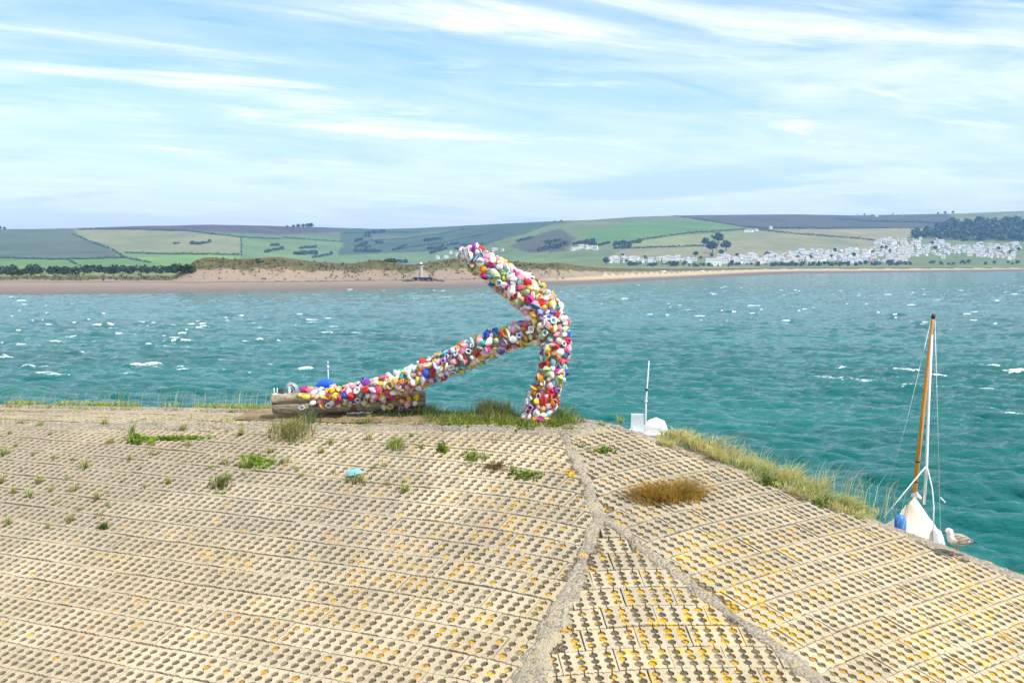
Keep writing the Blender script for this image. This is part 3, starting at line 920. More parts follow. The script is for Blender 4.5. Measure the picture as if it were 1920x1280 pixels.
# timber stock: split old baulk lying across the shank
LOG = [(511, 757, 18), (530, 757, 20), (580, 755, 22), (640, 753, 21), (700, 751, 19), (750, 750, 18), (790, 747, 16), (797, 746, 15)]
lp = spline([(*at(u, v, 27.35 + (-0.55) * (u - 511) / 286),) for u, v, r_ in LOG], 5)
lr = np.interp(np.linspace(0, len(LOG) - 1, len(lp)), range(len(LOG)), [r_ * .0120 for *_, r_ in LOG])
mb = MB(); rings = []
for i, q in enumerate(lp):
    ring = []
    for k in range(52):
        a = 2 * math.pi * k / 52
        sq = 1.0 / max(abs(math.cos(a)) ** 3 + abs(math.sin(a)) ** 3, .2) ** (1 / 3) * 0.93
        r_ = lr[i] * sq * (1 + 0.20 * (float(fbm(i * .16, k * .25, 5)) - .5) + 0.05 * math.sin(a * 3 + i * .2) + .05 * (float(vnoise(i * .08, k * 1.1, 8)) - .5))
        dcr = abs((a - math.pi * 1.00 + 0.10 * math.sin(i * .3) + i * 0.012 + math.pi) % (2 * math.pi) - math.pi)
        if dcr < 0.10: r_ *= 0.60
        if abs(math.sin(a) + .75) < .2: r_ *= 1 - .10 * float(vnoise(i * .3, k * .3, 2))
        ring.append((q.x + random.uniform(-.006, .006) + ((-.06 * math.sin(a) + .05 * float(vnoise(k * .4, 0, 3))) if i == 0 else 0), q.y - math.cos(a) * -r_, q.z + math.sin(a) * r_))
    rings.append(ring)
mb.loft(rings)
# y = depth; cos(a)=-1 faces the camera, the split sits there
log = rel_build(mb, 'stock', m_wood, anchor, anchor)
log['label'] = 'split weathered grey timber stock'
for cu, wd in ((662, .13), (728, .11)):
    j = int(np.argmin([abs(to_px(q)[0] - cu) for q in lp])); q = lp[j]; r_ = lr[j] * 1.06
    mb = MB()
    ring = lambda x, e: [(x, q.y + math.cos(a) * r_ * e * 1.02, q.z + math.sin(a) * r_ * e) for a in np.linspace(0, 2 * math.pi, 25)[:-1]]
    mb.loft([ring(q.x - wd / 2, 1.0), ring(q.x - wd / 2, 1.07), ring(q.x + wd / 2, 1.07), ring(q.x + wd / 2, 1.0)], cap=False)
    o = rel_build(mb, 'iron_band', m_rust, log, anchor, False)

# ---- knitted limpets
PAL = [((.86, .85, .82), 24), ((.80, .74, .60), 7), ((.84, .50, .01), 13), ((.84, .66, .10), 9), ((.82, .30, .015), 8), ((.78, .05, .05), 8),
       ((.78, .12, .20), 6), ((.84, .34, .46), 8), ((.82, .60, .64), 5), ((.66, .04, .25), 5), ((.26, .07, .46), 7), ((.45, .34, .66), 4),
       ((.03, .11, .52), 4), ((.05, .42, .58), 6), ((.35, .66, .74), 5), ((.07, .40, .34), 3), ((.42, .62, .28), 5), ((.30, .30, .33), 2)]
pcs = [c for c, _ in PAL]; pws = [w_ for _, w_ in PAL]
def limpet_geo(kind, c1, c2, rr):
    """one small knitted shell, base at z = 0, about 0.17 m across"""
    V, Cc, Fc = [], [], []
    if kind == 'dome':                                   # ribbed cap with a rim
        n, prof = 12, [(1.0, 0.0), (1.04, .16), (.92, .40), (.66, .66), (.34, .84)]
        for j, (r_, z_) in enumerate(prof):
            for k in range(n):
                a = 2 * math.pi * k / n
                q = 1 + (0.05 if k % 2 else -0.03) + 0.10 * math.cos(2 * a + 1)
                V.append((r_ * .075 * q * math.cos(a), r_ * .068 * q * math.sin(a), z_ * .085))
                Cc.append(c2 if j == 0 or (j == 1 and rr < .4) or (rr > .8 and j == 3) else c1)
        V.append((0, 0, .078)); Cc.append(c1)
        for j in range(len(prof) - 1):
            for k in range(n): Fc.append((j * n + k, j * n + (k + 1) % n, (j + 1) * n + (k + 1) % n, (j + 1) * n + k))
        for k in range(n): Fc.append((4 * n + k, 4 * n + (k + 1) % n, len(V) - 1))
    elif kind in ('pod', 'gape'):                        # two pointed valves with a seam or an open mouth between
        n, op = 7, (.010 if kind == 'pod' else .028)
        for sd in (-1, 1):
            b0 = len(V)
            for i in range(n + 1):
                s_ = -1 + 2 * i / n; wd = max(1 - abs(s_) ** 2.2, 0.02)
                for j, (yy, z_) in enumerate(((0.0, .012), (1.0, .020), (.95, .045), (.55, .074), (.10, .082))):
                    y = sd * (op * wd + yy * .050 * wd) if j else sd * .055 * wd
                    if j == 0: V.append((s_ * .088, sd * (op + .05) * wd, 0)); Cc.append(c1)
                    else: V.append((s_ * .092, y, z_ * (.45 + .55 * wd))); Cc.append(c2 if j == 4 else c1)
            for i in range(n):
                for j in range(4):
                    q = (b0 + i * 5 + j, b0 + (i + 1) * 5 + j, b0 + (i + 1) * 5 + j + 1, b0 + i * 5 + j + 1)
                    Fc.append(q if sd < 0 else q[::-1])
        b0 = len(V)                                      # inside of the mouth
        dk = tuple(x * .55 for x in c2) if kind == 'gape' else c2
        for i in range(n + 1):
            s_ = -1 + 2 * i / n; wd = max(1 - abs(s_) ** 2.2, 0.02)
            for sd in (-1, 1): V.append((s_ * .09, sd * (op + .008) * wd, .055 if kind == 'gape' else .074)); Cc.append(dk)
        for i in range(n): Fc.append((b0 + 2 * i, b0 + 2 * i + 2, b0 + 2 * i + 3, b0 + 2 * i + 1))
    elif kind == 'flower':
        n = 20
        for j, (r_, z_) in enumerate(((.9, 0), (1.15, .030), (.75, .052), (.30, .045))):
            for k in range(n):
                a = 2 * math.pi * k / n; q = 1 + (.16 * math.cos(5 * a) if j < 3 else 0)
                V.append((r_ * .072 * q * math.cos(a), r_ * .072 * q * math.sin(a), z_)); Cc.append(c1 if j < 3 else c2)
        V.append((0, 0, .066)); Cc.append(c2)
        for j in range(3):
            for k in range(n): Fc.append((j * n + k, j * n + (k + 1) % n, (j + 1) * n + (k + 1) % n, (j + 1) * n + k))
        for k in range(n): Fc.append((3 * n + k, 3 * n + (k + 1) % n, len(V) - 1))
    else:                                                # cup: frilled ring with a hollow
        n = 14
        for j, (r_, z_) in enumerate(((.55, 0), (.95, .035), (1.08, .070), (.85, .074), (.55, .040))):
            for k in range(n):
                a = 2 * math.pi * k / n; q = 1 + .09 * math.cos(4 * a + rr * 6)
                V.append((r_ * .070 * q * math.cos(a), r_ * .060 * q * math.sin(a), z_ + (.008 * math.cos(3 * a) if j > 1 else 0)))
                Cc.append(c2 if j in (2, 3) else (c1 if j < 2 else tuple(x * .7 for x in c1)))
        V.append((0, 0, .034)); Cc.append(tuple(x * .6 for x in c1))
        for j in range(4):
            for k in range(n): Fc.append((j * n + k, j * n + (k + 1) % n, (j + 1) * n + (k + 1) % n, (j + 1) * n + k))
        for k in range(n): Fc.append((4 * n + k, 4 * n + (k + 1) % n, len(V) - 1))
    return V, Fc, Cc
lr_ = random.Random(5)
LIB = []
for i in range(130):
    kd = lr_.choices(['dome', 'pod', 'gape', 'flower', 'cup'], [24, 27, 25, 13, 11])[0]
    c1 = lr_.choices(pcs, pws)[0]; c2 = lr_.choices(pcs, pws)[0]
    if lr_.random() < .30: c2 = tuple(min(.9, x * 1.25 + .02) for x in c1)
    elif lr_.random() < .45: c2 = (.88, .87, .84)
    V_, F_, C_ = limpet_geo(kd, c1, c2, lr_.random())
    sx1, sy1, sz1 = lr_.uniform(.78, 1.18), lr_.uniform(.78, 1.18), lr_.uniform(.75, 1.5)
    V_ = [(x * sx1 + lr_.uniform(-.005, .005), y * sy1 + lr_.uniform(-.005, .005), z * sz1 + (lr_.uniform(-.004, .004) if z > .01 else 0)) for x, y, z in V_]
    if kd == 'dome' and lr_.random() < .45:
        c3 = lr_.choices(pcs, pws)[0]; C_ = [c3 if (j % 12) % 3 == 0 and 0 < j < 60 else c for j, c in enumerate(C_)]
    LIB.append((V_, F_, C_))
LIBM = {}
spots = []
def try_spot(P, N, dmin, lst=spots):
    for q, *_ in lst:
        if (q - P).length_squared < dmin * dmin: return
    lst.append((P, N))
for pts, rad in tubes:
    cum = [0.0]
    for a, c in zip(pts[:-1], pts[1:]): cum.append(cum[-1] + (c - a).length)
    for _ in range(5200):
        s_ = lr_.random() * cum[-1]
        i = min(int(np.searchsorted(cum, s_)) - 1, len(pts) - 2); i = max(i, 0)
        f_ = (s_ - cum[i]) / max(cum[i + 1] - cum[i], 1e-6)
        q = pts[i].lerp(pts[i + 1], f_); r_ = rad[i] * (1 - f_) + rad[i + 1] * f_
        tg = (pts[i + 1] - pts[i]).normalized()
        a = lr_.random() * 2 * math.pi
        e1 = tg.cross(Vector((0, 1, 0))).normalized(); e2 = tg.cross(e1)
        N = e1 * math.cos(a) + e2 * math.sin(a)
        P = q + N * r_ * 0.97
        if P.z < float(emb_z(P.x, P.y)) + .03: continue
        try_spot(P, N, 0.103)
# cap of the upper fluke tip
for _ in range(30):
    N = Vector((-1, lr_.uniform(-.8, .8), lr_.uniform(-.4, 1))).normalized(); try_spot(tubes[0][0][0] + N * .07, N, .11)
# over the stock
for _ in range(900):
    i = lr_.randrange(3, len(lp) - 3); u_ = to_px(lp[i])[0]
    if not (566 < u_ < 628 or 684 < u_ < 700 or 715 < u_ < 778): continue
    a = lr_.uniform(.1, 3.5) if u_ < 650 else lr_.uniform(.2, 3.9)
    N = Vector((0, math.cos(a), math.sin(a)))
    try_spot(lp[i] + N * lr[i] * 1.0 + Vector((lr_.uniform(-.06, .06), 0, 0)), N, .125)
cand = []
for P, N in spots:
    front = N.dot((Vector((0, 0, CZ)) - P).normalized())
    cand.append((front, P, N))
cand.sort(key=lambda c: -c[0])
sv, sf, scol = [], [], []
for n_, (front, P, N) in enumerate(cand):
    k = lr_.randrange(len(LIB))
    N2 = (N + Vector((lr_.uniform(-.3, .3), lr_.uniform(-.3, .3), lr_.uniform(-.3, .3)))).normalized()
    M = Matrix.Translation(P - Vector(anchor.location)) @ N2.to_track_quat('Z', 'Y').to_matrix().to_4x4() @ Matrix.Rotation(lr_.random() * 6.283, 4, 'Z') @ Matrix.Scale(lr_.uniform(.80, 1.34), 4)
    if n_ < 300:
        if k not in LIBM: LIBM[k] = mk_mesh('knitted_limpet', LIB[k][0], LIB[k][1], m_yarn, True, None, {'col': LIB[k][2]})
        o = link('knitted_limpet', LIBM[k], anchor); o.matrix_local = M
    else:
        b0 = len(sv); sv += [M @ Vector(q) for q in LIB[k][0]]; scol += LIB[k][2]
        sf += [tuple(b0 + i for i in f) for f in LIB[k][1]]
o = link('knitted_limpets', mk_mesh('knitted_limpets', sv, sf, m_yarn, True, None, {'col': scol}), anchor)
tag(o, kind='stuff')
print('limpets', len(cand))

# ================================================================== PLANTS NEAR THE CAMERA
m_grass, t, b, o = new_mat('grass_blades')
cc = t.attr('col').outputs['Color']
t.set(b.inputs['Base Color'], cc)
b.inputs['Roughness'].default_value = 0.7
b.inputs['Specular IOR Level'].default_value = 0.2
tr = t.n('ShaderNodeBsdfTranslucent'); t.set(tr.inputs[0], cc)
mx = t.n('ShaderNodeMixShader'); mx.inputs[0].default_value = 0.5
t.t.links.new(b.outputs[0], mx.inputs[1]); t.t.links.new(tr.outputs[0], mx.inputs[2]); t.t.links.new(mx.outputs[0], o.inputs[0])
GREEN, LIME, STRAW, DRY, OLIVE, RUST = (.12, .20, .03), (.34, .42, .07), (.70, .61, .32), (.50, .37, .16), (.22, .22, .07), (.25, .12, .055)
def blades(base, hgt, lean=0.4, width=0.006, cols=((GREEN, 1),), seed=0, wind=(0.15, 0.05), curl=0.5):
    r = np.random.default_rng(seed); n = len(base); base = np.asarray(base, float)
    h = hgt * r.uniform(.45, 1.15, n) if np.isscalar(hgt) else np.asarray(hgt) * r.uniform(.6, 1.15, n)
    a = r.uniform(0, 2 * np.pi, n); ln = lean * r.uniform(.2, 1.2, n)
    d = np.stack([np.cos(a) * ln, np.sin(a) * ln], 1) + np.asarray(wind)
    sa = a + np.pi / 2 + r.uniform(-.6, .6, n)
    side = np.stack([np.cos(sa), np.sin(sa), np.zeros(n)], 1) * (width * r.uniform(.6, 1.3, n))[:, None]
    mid = base + np.stack([d[:, 0] * h * .45, d[:, 1] * h * .45, h * .6], 1)
    tip = base + np.stack([d[:, 0] * h * (1 + curl), d[:, 1] * h * (1 + curl), h * (1 - .25 * ln)], 1)
    V = np.stack([base - side, base + side, mid - side * .75, mid + side * .75, tip], 1).reshape(-1, 3)
    k = np.arange(n)[:, None] * 5
    Fc = np.concatenate([k + np.array([[0, 1, 3]]), k + np.array([[0, 3, 2]]), k + np.array([[2, 3, 4]])], 0)
    wts = np.array([w_ for _, w_ in cols], float); wts /= wts.sum()
    ci = r.choice(len(cols), n, p=wts)
    C = np.array([c for c, _ in cols])[ci] * r.uniform(.75, 1.25, n)[:, None]
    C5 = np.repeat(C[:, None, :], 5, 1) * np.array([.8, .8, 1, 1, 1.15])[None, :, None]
    return V, Fc, np.clip(C5.reshape(-1, 3), 0, .9)
def merge(parts):
    V, Fc, C, b0 = [], [], [], 0
    for v, f, c in parts:
        V.append(v); Fc.append(f + b0); C.append(c); b0 += len(v)
    return np.concatenate(V), np.concatenate(Fc), np.concatenate(C)
def leaves(base, size, seed=0, cols=((LIME, 1),), rise=0.6):
    """small broad leaves lying round a point"""
    r = np.random.default_rng(seed); n = len(base); base = np.asarray(base, float)
    a = r.uniform(0, 2 * np.pi, n); s_ = size * r.uniform(.5, 1.2, n); el = r.uniform(.05, rise, n)
    d = np.stack([np.cos(a) * np.cos(el), np.sin(a) * np.cos(el), np.sin(el)], 1) * s_[:, None]
    sd = np.stack([-np.sin(a), np.cos(a), np.zeros(n)], 1) * (s_ * .32)[:, None]
    z0 = base + np.array([0, 0, .012])
    V = np.stack([z0, z0 + d * .5 + sd, z0 + d, z0 + d * .5 - sd, z0 + d * .5 - np.array([0, 0, .006])], 1).reshape(-1, 3)
    k = np.arange(n)[:, None] * 5
    Fc = np.concatenate([k + np.array([[0, 1, 4]]), k + np.array([[1, 2, 4]]), k + np.array([[2, 3, 4]]), k + np.array([[3, 0, 4]])], 0)
    wts = np.array([w_ for _, w_ in cols], float); wts /= wts.sum()
    C = np.array([c for c, _ in cols])[r.choice(len(cols), n, p=wts)] * r.uniform(.7, 1.3, n)[:, None]
    return V, Fc, np.clip(np.repeat(C, 5, 0), 0, .9)
def veg_obj(name, parts, loc, label, cat=None, group=None, kind=None):
    V, Fc, C = merge(parts)
    o = link(name, mk_mesh(name, V - np.asarray(loc), Fc, m_grass, False, None, {'col': C}), None, loc)
    return tag(o, label, cat, group, kind)
def ground(xy, lift=0.0):
    xy = np.asarray(xy, float); return np.stack([xy[:, 0], xy[:, 1], emb_z(xy[:, 0], xy[:, 1]) + lift], 1)
def edge_xy(x0, x1, n, off0, off1, seed, clump=0.0):
    r = np.random.default_rng(seed)
    x = r.uniform(x0, x1, n)
    if clump:
        keep = vnoise(x * 1.6, x * 0 + seed, seed) + .5 * vnoise(x * 6, x * 0, seed + 3) > clump
        x = x[keep]
    of = r.uniform(off0, off1, len(x))
    y = EDGE0 + EDGE_S * x
    return np.stack([x - .447 * of, y - .894 * of], 1)
# verge along the back of the mound (left), long dry grass along the right edge
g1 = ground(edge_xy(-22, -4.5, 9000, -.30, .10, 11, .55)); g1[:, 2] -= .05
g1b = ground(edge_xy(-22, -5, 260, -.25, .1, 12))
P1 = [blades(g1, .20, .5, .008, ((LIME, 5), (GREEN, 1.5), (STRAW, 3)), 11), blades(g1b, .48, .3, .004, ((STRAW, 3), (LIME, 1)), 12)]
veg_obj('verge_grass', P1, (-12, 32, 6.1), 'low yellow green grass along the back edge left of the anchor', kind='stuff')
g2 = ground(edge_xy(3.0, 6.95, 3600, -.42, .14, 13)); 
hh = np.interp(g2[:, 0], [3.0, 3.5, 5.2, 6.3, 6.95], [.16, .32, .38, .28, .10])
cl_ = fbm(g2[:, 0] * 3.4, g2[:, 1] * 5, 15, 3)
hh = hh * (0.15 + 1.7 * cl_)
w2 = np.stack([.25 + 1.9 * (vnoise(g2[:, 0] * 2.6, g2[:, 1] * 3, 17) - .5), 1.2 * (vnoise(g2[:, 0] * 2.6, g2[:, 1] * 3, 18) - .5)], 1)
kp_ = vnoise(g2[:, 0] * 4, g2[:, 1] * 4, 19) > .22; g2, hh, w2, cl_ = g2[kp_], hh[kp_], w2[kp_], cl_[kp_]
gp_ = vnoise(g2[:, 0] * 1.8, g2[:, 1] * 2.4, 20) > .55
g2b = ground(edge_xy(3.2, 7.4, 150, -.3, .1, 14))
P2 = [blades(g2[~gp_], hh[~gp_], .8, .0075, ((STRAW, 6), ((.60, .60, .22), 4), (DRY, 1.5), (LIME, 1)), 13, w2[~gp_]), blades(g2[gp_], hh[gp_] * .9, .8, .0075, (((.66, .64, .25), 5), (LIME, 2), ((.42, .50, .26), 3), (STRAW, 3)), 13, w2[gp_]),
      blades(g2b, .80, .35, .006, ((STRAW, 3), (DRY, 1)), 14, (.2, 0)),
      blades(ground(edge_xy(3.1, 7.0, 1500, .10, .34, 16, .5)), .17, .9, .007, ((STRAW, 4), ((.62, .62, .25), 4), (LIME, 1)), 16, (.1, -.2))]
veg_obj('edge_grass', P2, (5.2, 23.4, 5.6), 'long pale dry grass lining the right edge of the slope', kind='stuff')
# green growth at the foot of the anchor
def band_xy(pts, n, seed, sp):
    r = np.random.default_rng(seed); out = []
    for _ in range(n):
        u, v, su, sv_ = pts[r.integers(len(pts))]
        q = emb_at(u + r.normal() * su, min(max(v + r.normal() * sv_, 770), 804 + 9 * r.random())); out.append((q.x, q.y))
    return np.array(out)
foot = [(700, 780, 22, 5), (740, 779, 25, 5), (790, 780, 25, 6), (840, 784, 25, 6), (880, 786, 20, 6), (920, 783, 18, 5), (950, 788, 15, 6), (1045, 788, 20, 5), (1060, 793, 15, 4), (985, 795, 14, 4)]
f1 = ground(band_xy(foot, 5200, 21, 0))
f2 = ground(band_xy([(920, 777, 16, 4), (930, 779, 20, 4)], 700, 22, 0))
f3 = ground(band_xy([(795, 778, 12, 4), (740, 778, 20, 4), (1050, 785, 14, 4)], 1300, 23, 0))
f4 = ground(band_xy([(u, v + 10, su, 4) for u, v, su, s_ in foot], 2600, 24, 0))
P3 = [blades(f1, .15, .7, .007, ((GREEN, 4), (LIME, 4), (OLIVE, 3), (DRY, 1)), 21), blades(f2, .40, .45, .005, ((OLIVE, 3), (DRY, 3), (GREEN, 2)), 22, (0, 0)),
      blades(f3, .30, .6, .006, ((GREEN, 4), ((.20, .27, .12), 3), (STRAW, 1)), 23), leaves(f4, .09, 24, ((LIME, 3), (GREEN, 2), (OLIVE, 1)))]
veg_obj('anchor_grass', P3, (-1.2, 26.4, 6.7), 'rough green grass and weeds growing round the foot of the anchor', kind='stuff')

def clump_at(u, v, n, su, sv_, seed):
    """n plan points scattered round the place seen at pixel (u, v)"""
    r = np.random.default_rng(seed); out = []
    for _ in range(n):
        rr_, aa = min(abs(r.normal()) * .55 + .1 * r.uniform(), 1.0), r.uniform(0, 6.283)
        q = emb_at(u + math.cos(aa) * rr_ * su, v + math.sin(aa) * rr_ * sv_); out.append((q.x, q.y))
    return ground(np.array(out), .0)
def single(name, u, v, parts, label, cat, group=None):
    q = emb_at(u, v); return veg_obj(name, parts, tuple(q), label, cat, group)
def single_stuff(name, u, v, parts, label, cat):
    return veg_obj(name, parts, tuple(emb_at(u, v)), label, None, None, 'stuff')
single('grass_tuft', 545, 815, [blades(clump_at(545, 815, 900, 42, 20, 31), .34, .8, .006, ((OLIVE, 3), (GREEN, 3), (STRAW, 2), (DRY, 2)), 31),
       blades(clump_at(575, 792, 260, 26, 6, 32), .36, .9, .005, (((.24, .30, .17), 3), (GREEN, 1)), 32, (.3, 0))],
       'big shaggy grass tuft in front of the left end of the timber stock', 'grass tuft')
dt_ = clump_at(1248, 934, 2000, 70, 15, 33); dc_ = np.array(emb_at(1248, 934))
dw_ = (dt_ - dc_)[:, :2] * 1.3 + 1.4 * np.stack([vnoise(dt_[:, 0] * 7, dt_[:, 1] * 7, 5) - .5, vnoise(dt_[:, 0] * 7, dt_[:, 1] * 7, 6) - .5], 1)
single('dry_tuft', 1248, 932, [blades(dt_, .30 * (.35 + vnoise(dt_[:, 0] * 6, dt_[:, 1] * 6, 9)), .9, .006, (((.40, .24, .04), 4), ((.56, .35, .08), 5), ((.22, .16, .03), 2), (GREEN, .6)), 33, dw_),
       blades(clump_at(1285, 920, 500, 36, 14, 34), .30, .8, .004, ((DRY, 3), (RUST, 1), (STRAW, 2)), 34)],
       'round brown and gold dry plant cushion on the right face', 'plant')
single_stuff('creeping_weed', 315, 824, [leaves(clump_at(330, 823, 700, 72, 3.2, 35), .10, 35, (((.20, .33, .035), 3), (LIME, 3)), .9), leaves(clump_at(255, 826, 260, 20, 8, 36), .12, 36, ((LIME, 2), (GREEN, 2)), 1.2),
       blades(clump_at(247, 815, 60, 10, 12, 37), .26, .4, .007, ((GREEN, 3), (LIME, 2)), 37), blades(clump_at(283, 832, 120, 12, 10, 38), .15, .6, .007, ((LIME, 2),), 38)],
       'bright green creeping weed in a long line on the left face', 'weed')
single_stuff('creeping_weed', 488, 866, [leaves(clump_at(485, 868, 420, 38, 14, 39), .10, 39, (((.22, .36, .04), 3), (LIME, 3)), .9), blades(clump_at(470, 862, 120, 24, 10, 40), .16, .6, .006, ((LIME, 2), (GREEN, 1)), 40)],
       'bright lime green weed patch left of the blue shell', 'weed')
single_stuff('creeping_weed', 985, 892, [leaves(clump_at(985, 892, 380, 34, 9, 41), .075, 41, ((GREEN, 3), (LIME, 2)), .8)], 'flat green weed patch beside the grey hip mortar', 'weed')
single_stuff('creeping_weed', 884, 858, [leaves(clump_at(884, 858, 200, 16, 14, 42), .08, 42, ((LIME, 3), (GREEN, 2)), .7)], 'small lime green weed patch below the anchor foot', 'weed')
single('red_weed', 927, 876, [blades(clump_at(925, 877, 220, 22, 8, 43), .10, 1.2, .005, ((RUST, 3), (OLIVE, 2)), 43), leaves(clump_at(935, 872, 120, 16, 8, 44), .06, 44, ((RUST, 2), (OLIVE, 1)))],
       'small reddish brown weed on the left face near the hip', 'weed')
single('grass_tuft', 410, 914, [blades(clump_at(410, 914, 170, 22, 8, 45), .30, .7, .006, ((OLIVE, 2), (GREEN, 3), (STRAW, 1)), 45), leaves(clump_at(412, 925, 70, 14, 3, 46), .07, 46)],
       'spiky green grass tuft low on the left face under the lime weed', 'grass tuft')
single('grass_tuft', 193, 992, [blades(clump_at(193, 992, 110, 12, 4, 47), .17, .8, .006, ((GREEN, 3), (OLIVE, 2)), 47)], 'lowest dark green grass tuft on the left face', 'grass tuft')
single('grass_tuft', 665, 903, [blades(clump_at(668, 903, 220, 26, 7, 48), .17, .6, .006, ((OLIVE, 2), (STRAW, 2), (GREEN, 1)), 48)], 'short grass tuft under the pale blue knitted shell', 'grass tuft')
single('grass_tuft', 745, 838, [blades(clump_at(742, 838, 420, 15, 9, 49), .22, .6, .006, ((LIME, 3), (STRAW, 2), (GREEN, 2)), 49)], 'thin yellowish grass tuft on slabs below the timber stock', 'grass tuft')
single('leafy_weed', 832, 845, [leaves(clump_at(832, 845, 60, 10, 9, 50), .16, 50, ((GREEN, 2), (LIME, 1)), 1.3)], 'broad leafed green weed on slabs below the anchor shank', 'weed')
single('green_shrub', 1450, 906, [leaves(clump_at(1448, 906, 420, 22, 7, 51), .09, 51, ((GREEN, 3), ((.10, .20, .03), 2)), 1.2)], 'dark green weed clump at the foot of the edge grass', 'weed')
single('green_shrub', 1547, 944, [leaves(clump_at(1545, 943, 420, 17, 8, 52), .10, 52, ((GREEN, 3), (LIME, 1)), 1.2), blades(clump_at(1590, 950, 80, 14, 6, 53), .3, .8, .005, ((STRAW, 2), (LIME, 2)), 53)],
       'green weed clump at the lower end of the edge grass', 'weed')
single_stuff('creeping_weed', 1135, 842, [leaves(clump_at(1130, 845, 240, 26, 6, 54), .07, 54, ((GREEN, 2), (LIME, 2)), .8)], 'small green weed patch near the top of the right face', 'weed')
# small weeds rooted in the holes of the upper left face
WEED = []
for k in range(6):
    r = np.random.default_rng(60 + k); n = 26 + 8 * k
    a = r.uniform(0, 6.28, n); q = np.sqrt(r.uniform(0, 1, n)) * .07
    pts = np.stack([np.cos(a) * q, np.sin(a) * q, np.zeros(n)], 1)
    pr = [blades(pts, .15 + .02 * k, .8, .006, ((LIME, 3), (GREEN, 1), (STRAW, 3), (OLIVE, 1)), 60 + k)]
    if k % 2: pr.append(leaves(pts[:14], .08, 70 + k, ((LIME, 2), (GREEN, 2))))
    V, Fc, C = merge(pr); WEED.append(mk_mesh('weed_tuft', V, Fc, m_grass, False, None, {'col': C}))
wr_ = random.Random(9)
wl = [(40, 795), (75, 800), (195, 800), (90, 815), (205, 830), (60, 850), (100, 858), (160, 880), (140, 865), (340, 805), (300, 848), (285, 855), (350, 870), (395, 880), (425, 868), (460, 878), (430, 900),
      (40, 880), (70, 905), (95, 925), (130, 900), (110, 945), (180, 935), (205, 925), (150, 955), (185, 965), (45, 965), (235, 905), (270, 915), (320, 905), (60, 930), (25, 925), (140, 925), (200, 950), (90, 990), (130, 975),
      (620, 830), (650, 825), (640, 850), (600, 850), (700, 880), (720, 875), (625, 890), (570, 895), (560, 880), (690, 825), (770, 815), (790, 840), (510, 850), (530, 870), (500, 880), (460, 890), (755, 905), (730, 910), (760, 918),
      (665, 800), (690, 795), (820, 800), (15, 815), (30, 840), (10, 850), (240, 860), (265, 880), (355, 835), (870, 885), (905, 862), (960, 880), (1090, 838), (1160, 795), (1125, 800), (5, 905), (20, 985), (455, 815), (430, 812), (405, 805)]
for u, v in wl:
    q = emb_at(u + wr_.uniform(-4, 4), v + wr_.uniform(-3, 3))
    o = link('weed_tuft', WEED[wr_.randrange(6)], None, q); o.rotation_euler = (0, 0, wr_.uniform(0, 6.28)); o.scale = [wr_.uniform(.5, 1.1)] * 3
    tag(o, 'small yellow green weed tuft sprouting from the slab holes', 'weed', 'small weeds among the slabs')
# thin growth on the flat top
r = np.random.default_rng(90); tx = r.uniform(-20, -3, 3600); fr = r.uniform(.05, .95, 3600)
y0_ = np.array([meet(PL, PT, x=float(x_)).y for x_ in tx]); y1_ = EDGE0 + EDGE_S * tx
ty = y0_ + (y1_ - y0_) * fr
kp = fbm(tx * .9, ty * 1.6, 77, 3) > .56
tp = ground(np.stack([tx[kp], ty[kp]], 1), .02)
veg_obj('top_grass', [blades(tp, .12, .8, .007, ((LIME, 4), (STRAW, 3), (GREEN, 1)), 91), leaves(tp[::2], .07, 92)], (-10, 30, 6.3), 'thin yellow green growth on the flat top left of the anchor', kind='stuff')

# ================================================================== THINGS ON THE MOUND
# fallen pale blue knitted shell
q = emb_at(664, 893)
mb = MB(); mb.col = (.22, .60, .78)
rings = []
for i in range(9):
    s_ = -1 + 2 * i / 8; wd = max(1 - abs(s_) ** 2.4, .03)
    ring = []
    for k in range(9):
        a = math.pi * k / 8
        rib = 1 + (.05 if i % 2 else -.03)
        ring.append((s_ * .18, -math.cos(a) * .105 * wd * rib, .03 + math.sin(a) * .085 * wd * rib + .02 * s_))
    rings.append(ring)
mb.loft(rings, cap=False, close=False)
shell = mb.build('knitted_shell', m_yarn, None, True, True, (q.x, q.y, q.z + .035))
shell.rotation_euler = (R(8), R(-6), R(-6))
tag(shell, 'pale blue knitted shell lying loose on the left face', 'knitted shell')
mb = MB(); mb.col = (.42, .74, .84)
mb.tube([(s_ * .183, -.108 * max(1 - abs(s_) ** 2.4, .03), .03 + .02 * s_) for s_ in np.linspace(-1, 1, 13)], .009, 6)
mb.tube([(.045, -.115, .03), (.055, -.08, .10), (.06, 0, .128), (.062, .08, .09)], .005, 5)
mb.build('rim', m_yarn, shell, True, True)
# dark board with worn white marks lying in the gap under the stock
m_black = simple('black_board', (.012, .012, .013), .7, .2)
m_white = simple('white_paint', (.78, .78, .76), .55, .08)
q0, q1 = at(640, 776, 26.95), at(706, 774.5, 26.85)
mb = MB(); ax = (q1 - q0); L_ = ax.length; rz = math.atan2(ax.y, ax.x)
mb.box((0, 0, 0), (L_, .03, .11))
sign = mb.build('board', m_black, None, False, False, (q0 + q1) / 2); sign.rotation_euler = (R(-12), math.asin(-ax.z / L_), rz)
tag(sign, 'black board with worn white marks in the gap under the timber stock', 'board')
mb = MB(); rr_ = random.Random(3); x_ = -L_ * .34
while x_ < L_ * .36:
    wd = rr_.uniform(.012, .05); mb.box((x_ + wd / 2, -.017, .02 + rr_.uniform(-.008, .008)), (wd, .004, rr_.uniform(.018, .04))); x_ += wd + rr_.uniform(.006, .018)
mb.build('white_mark', m_white, sign)

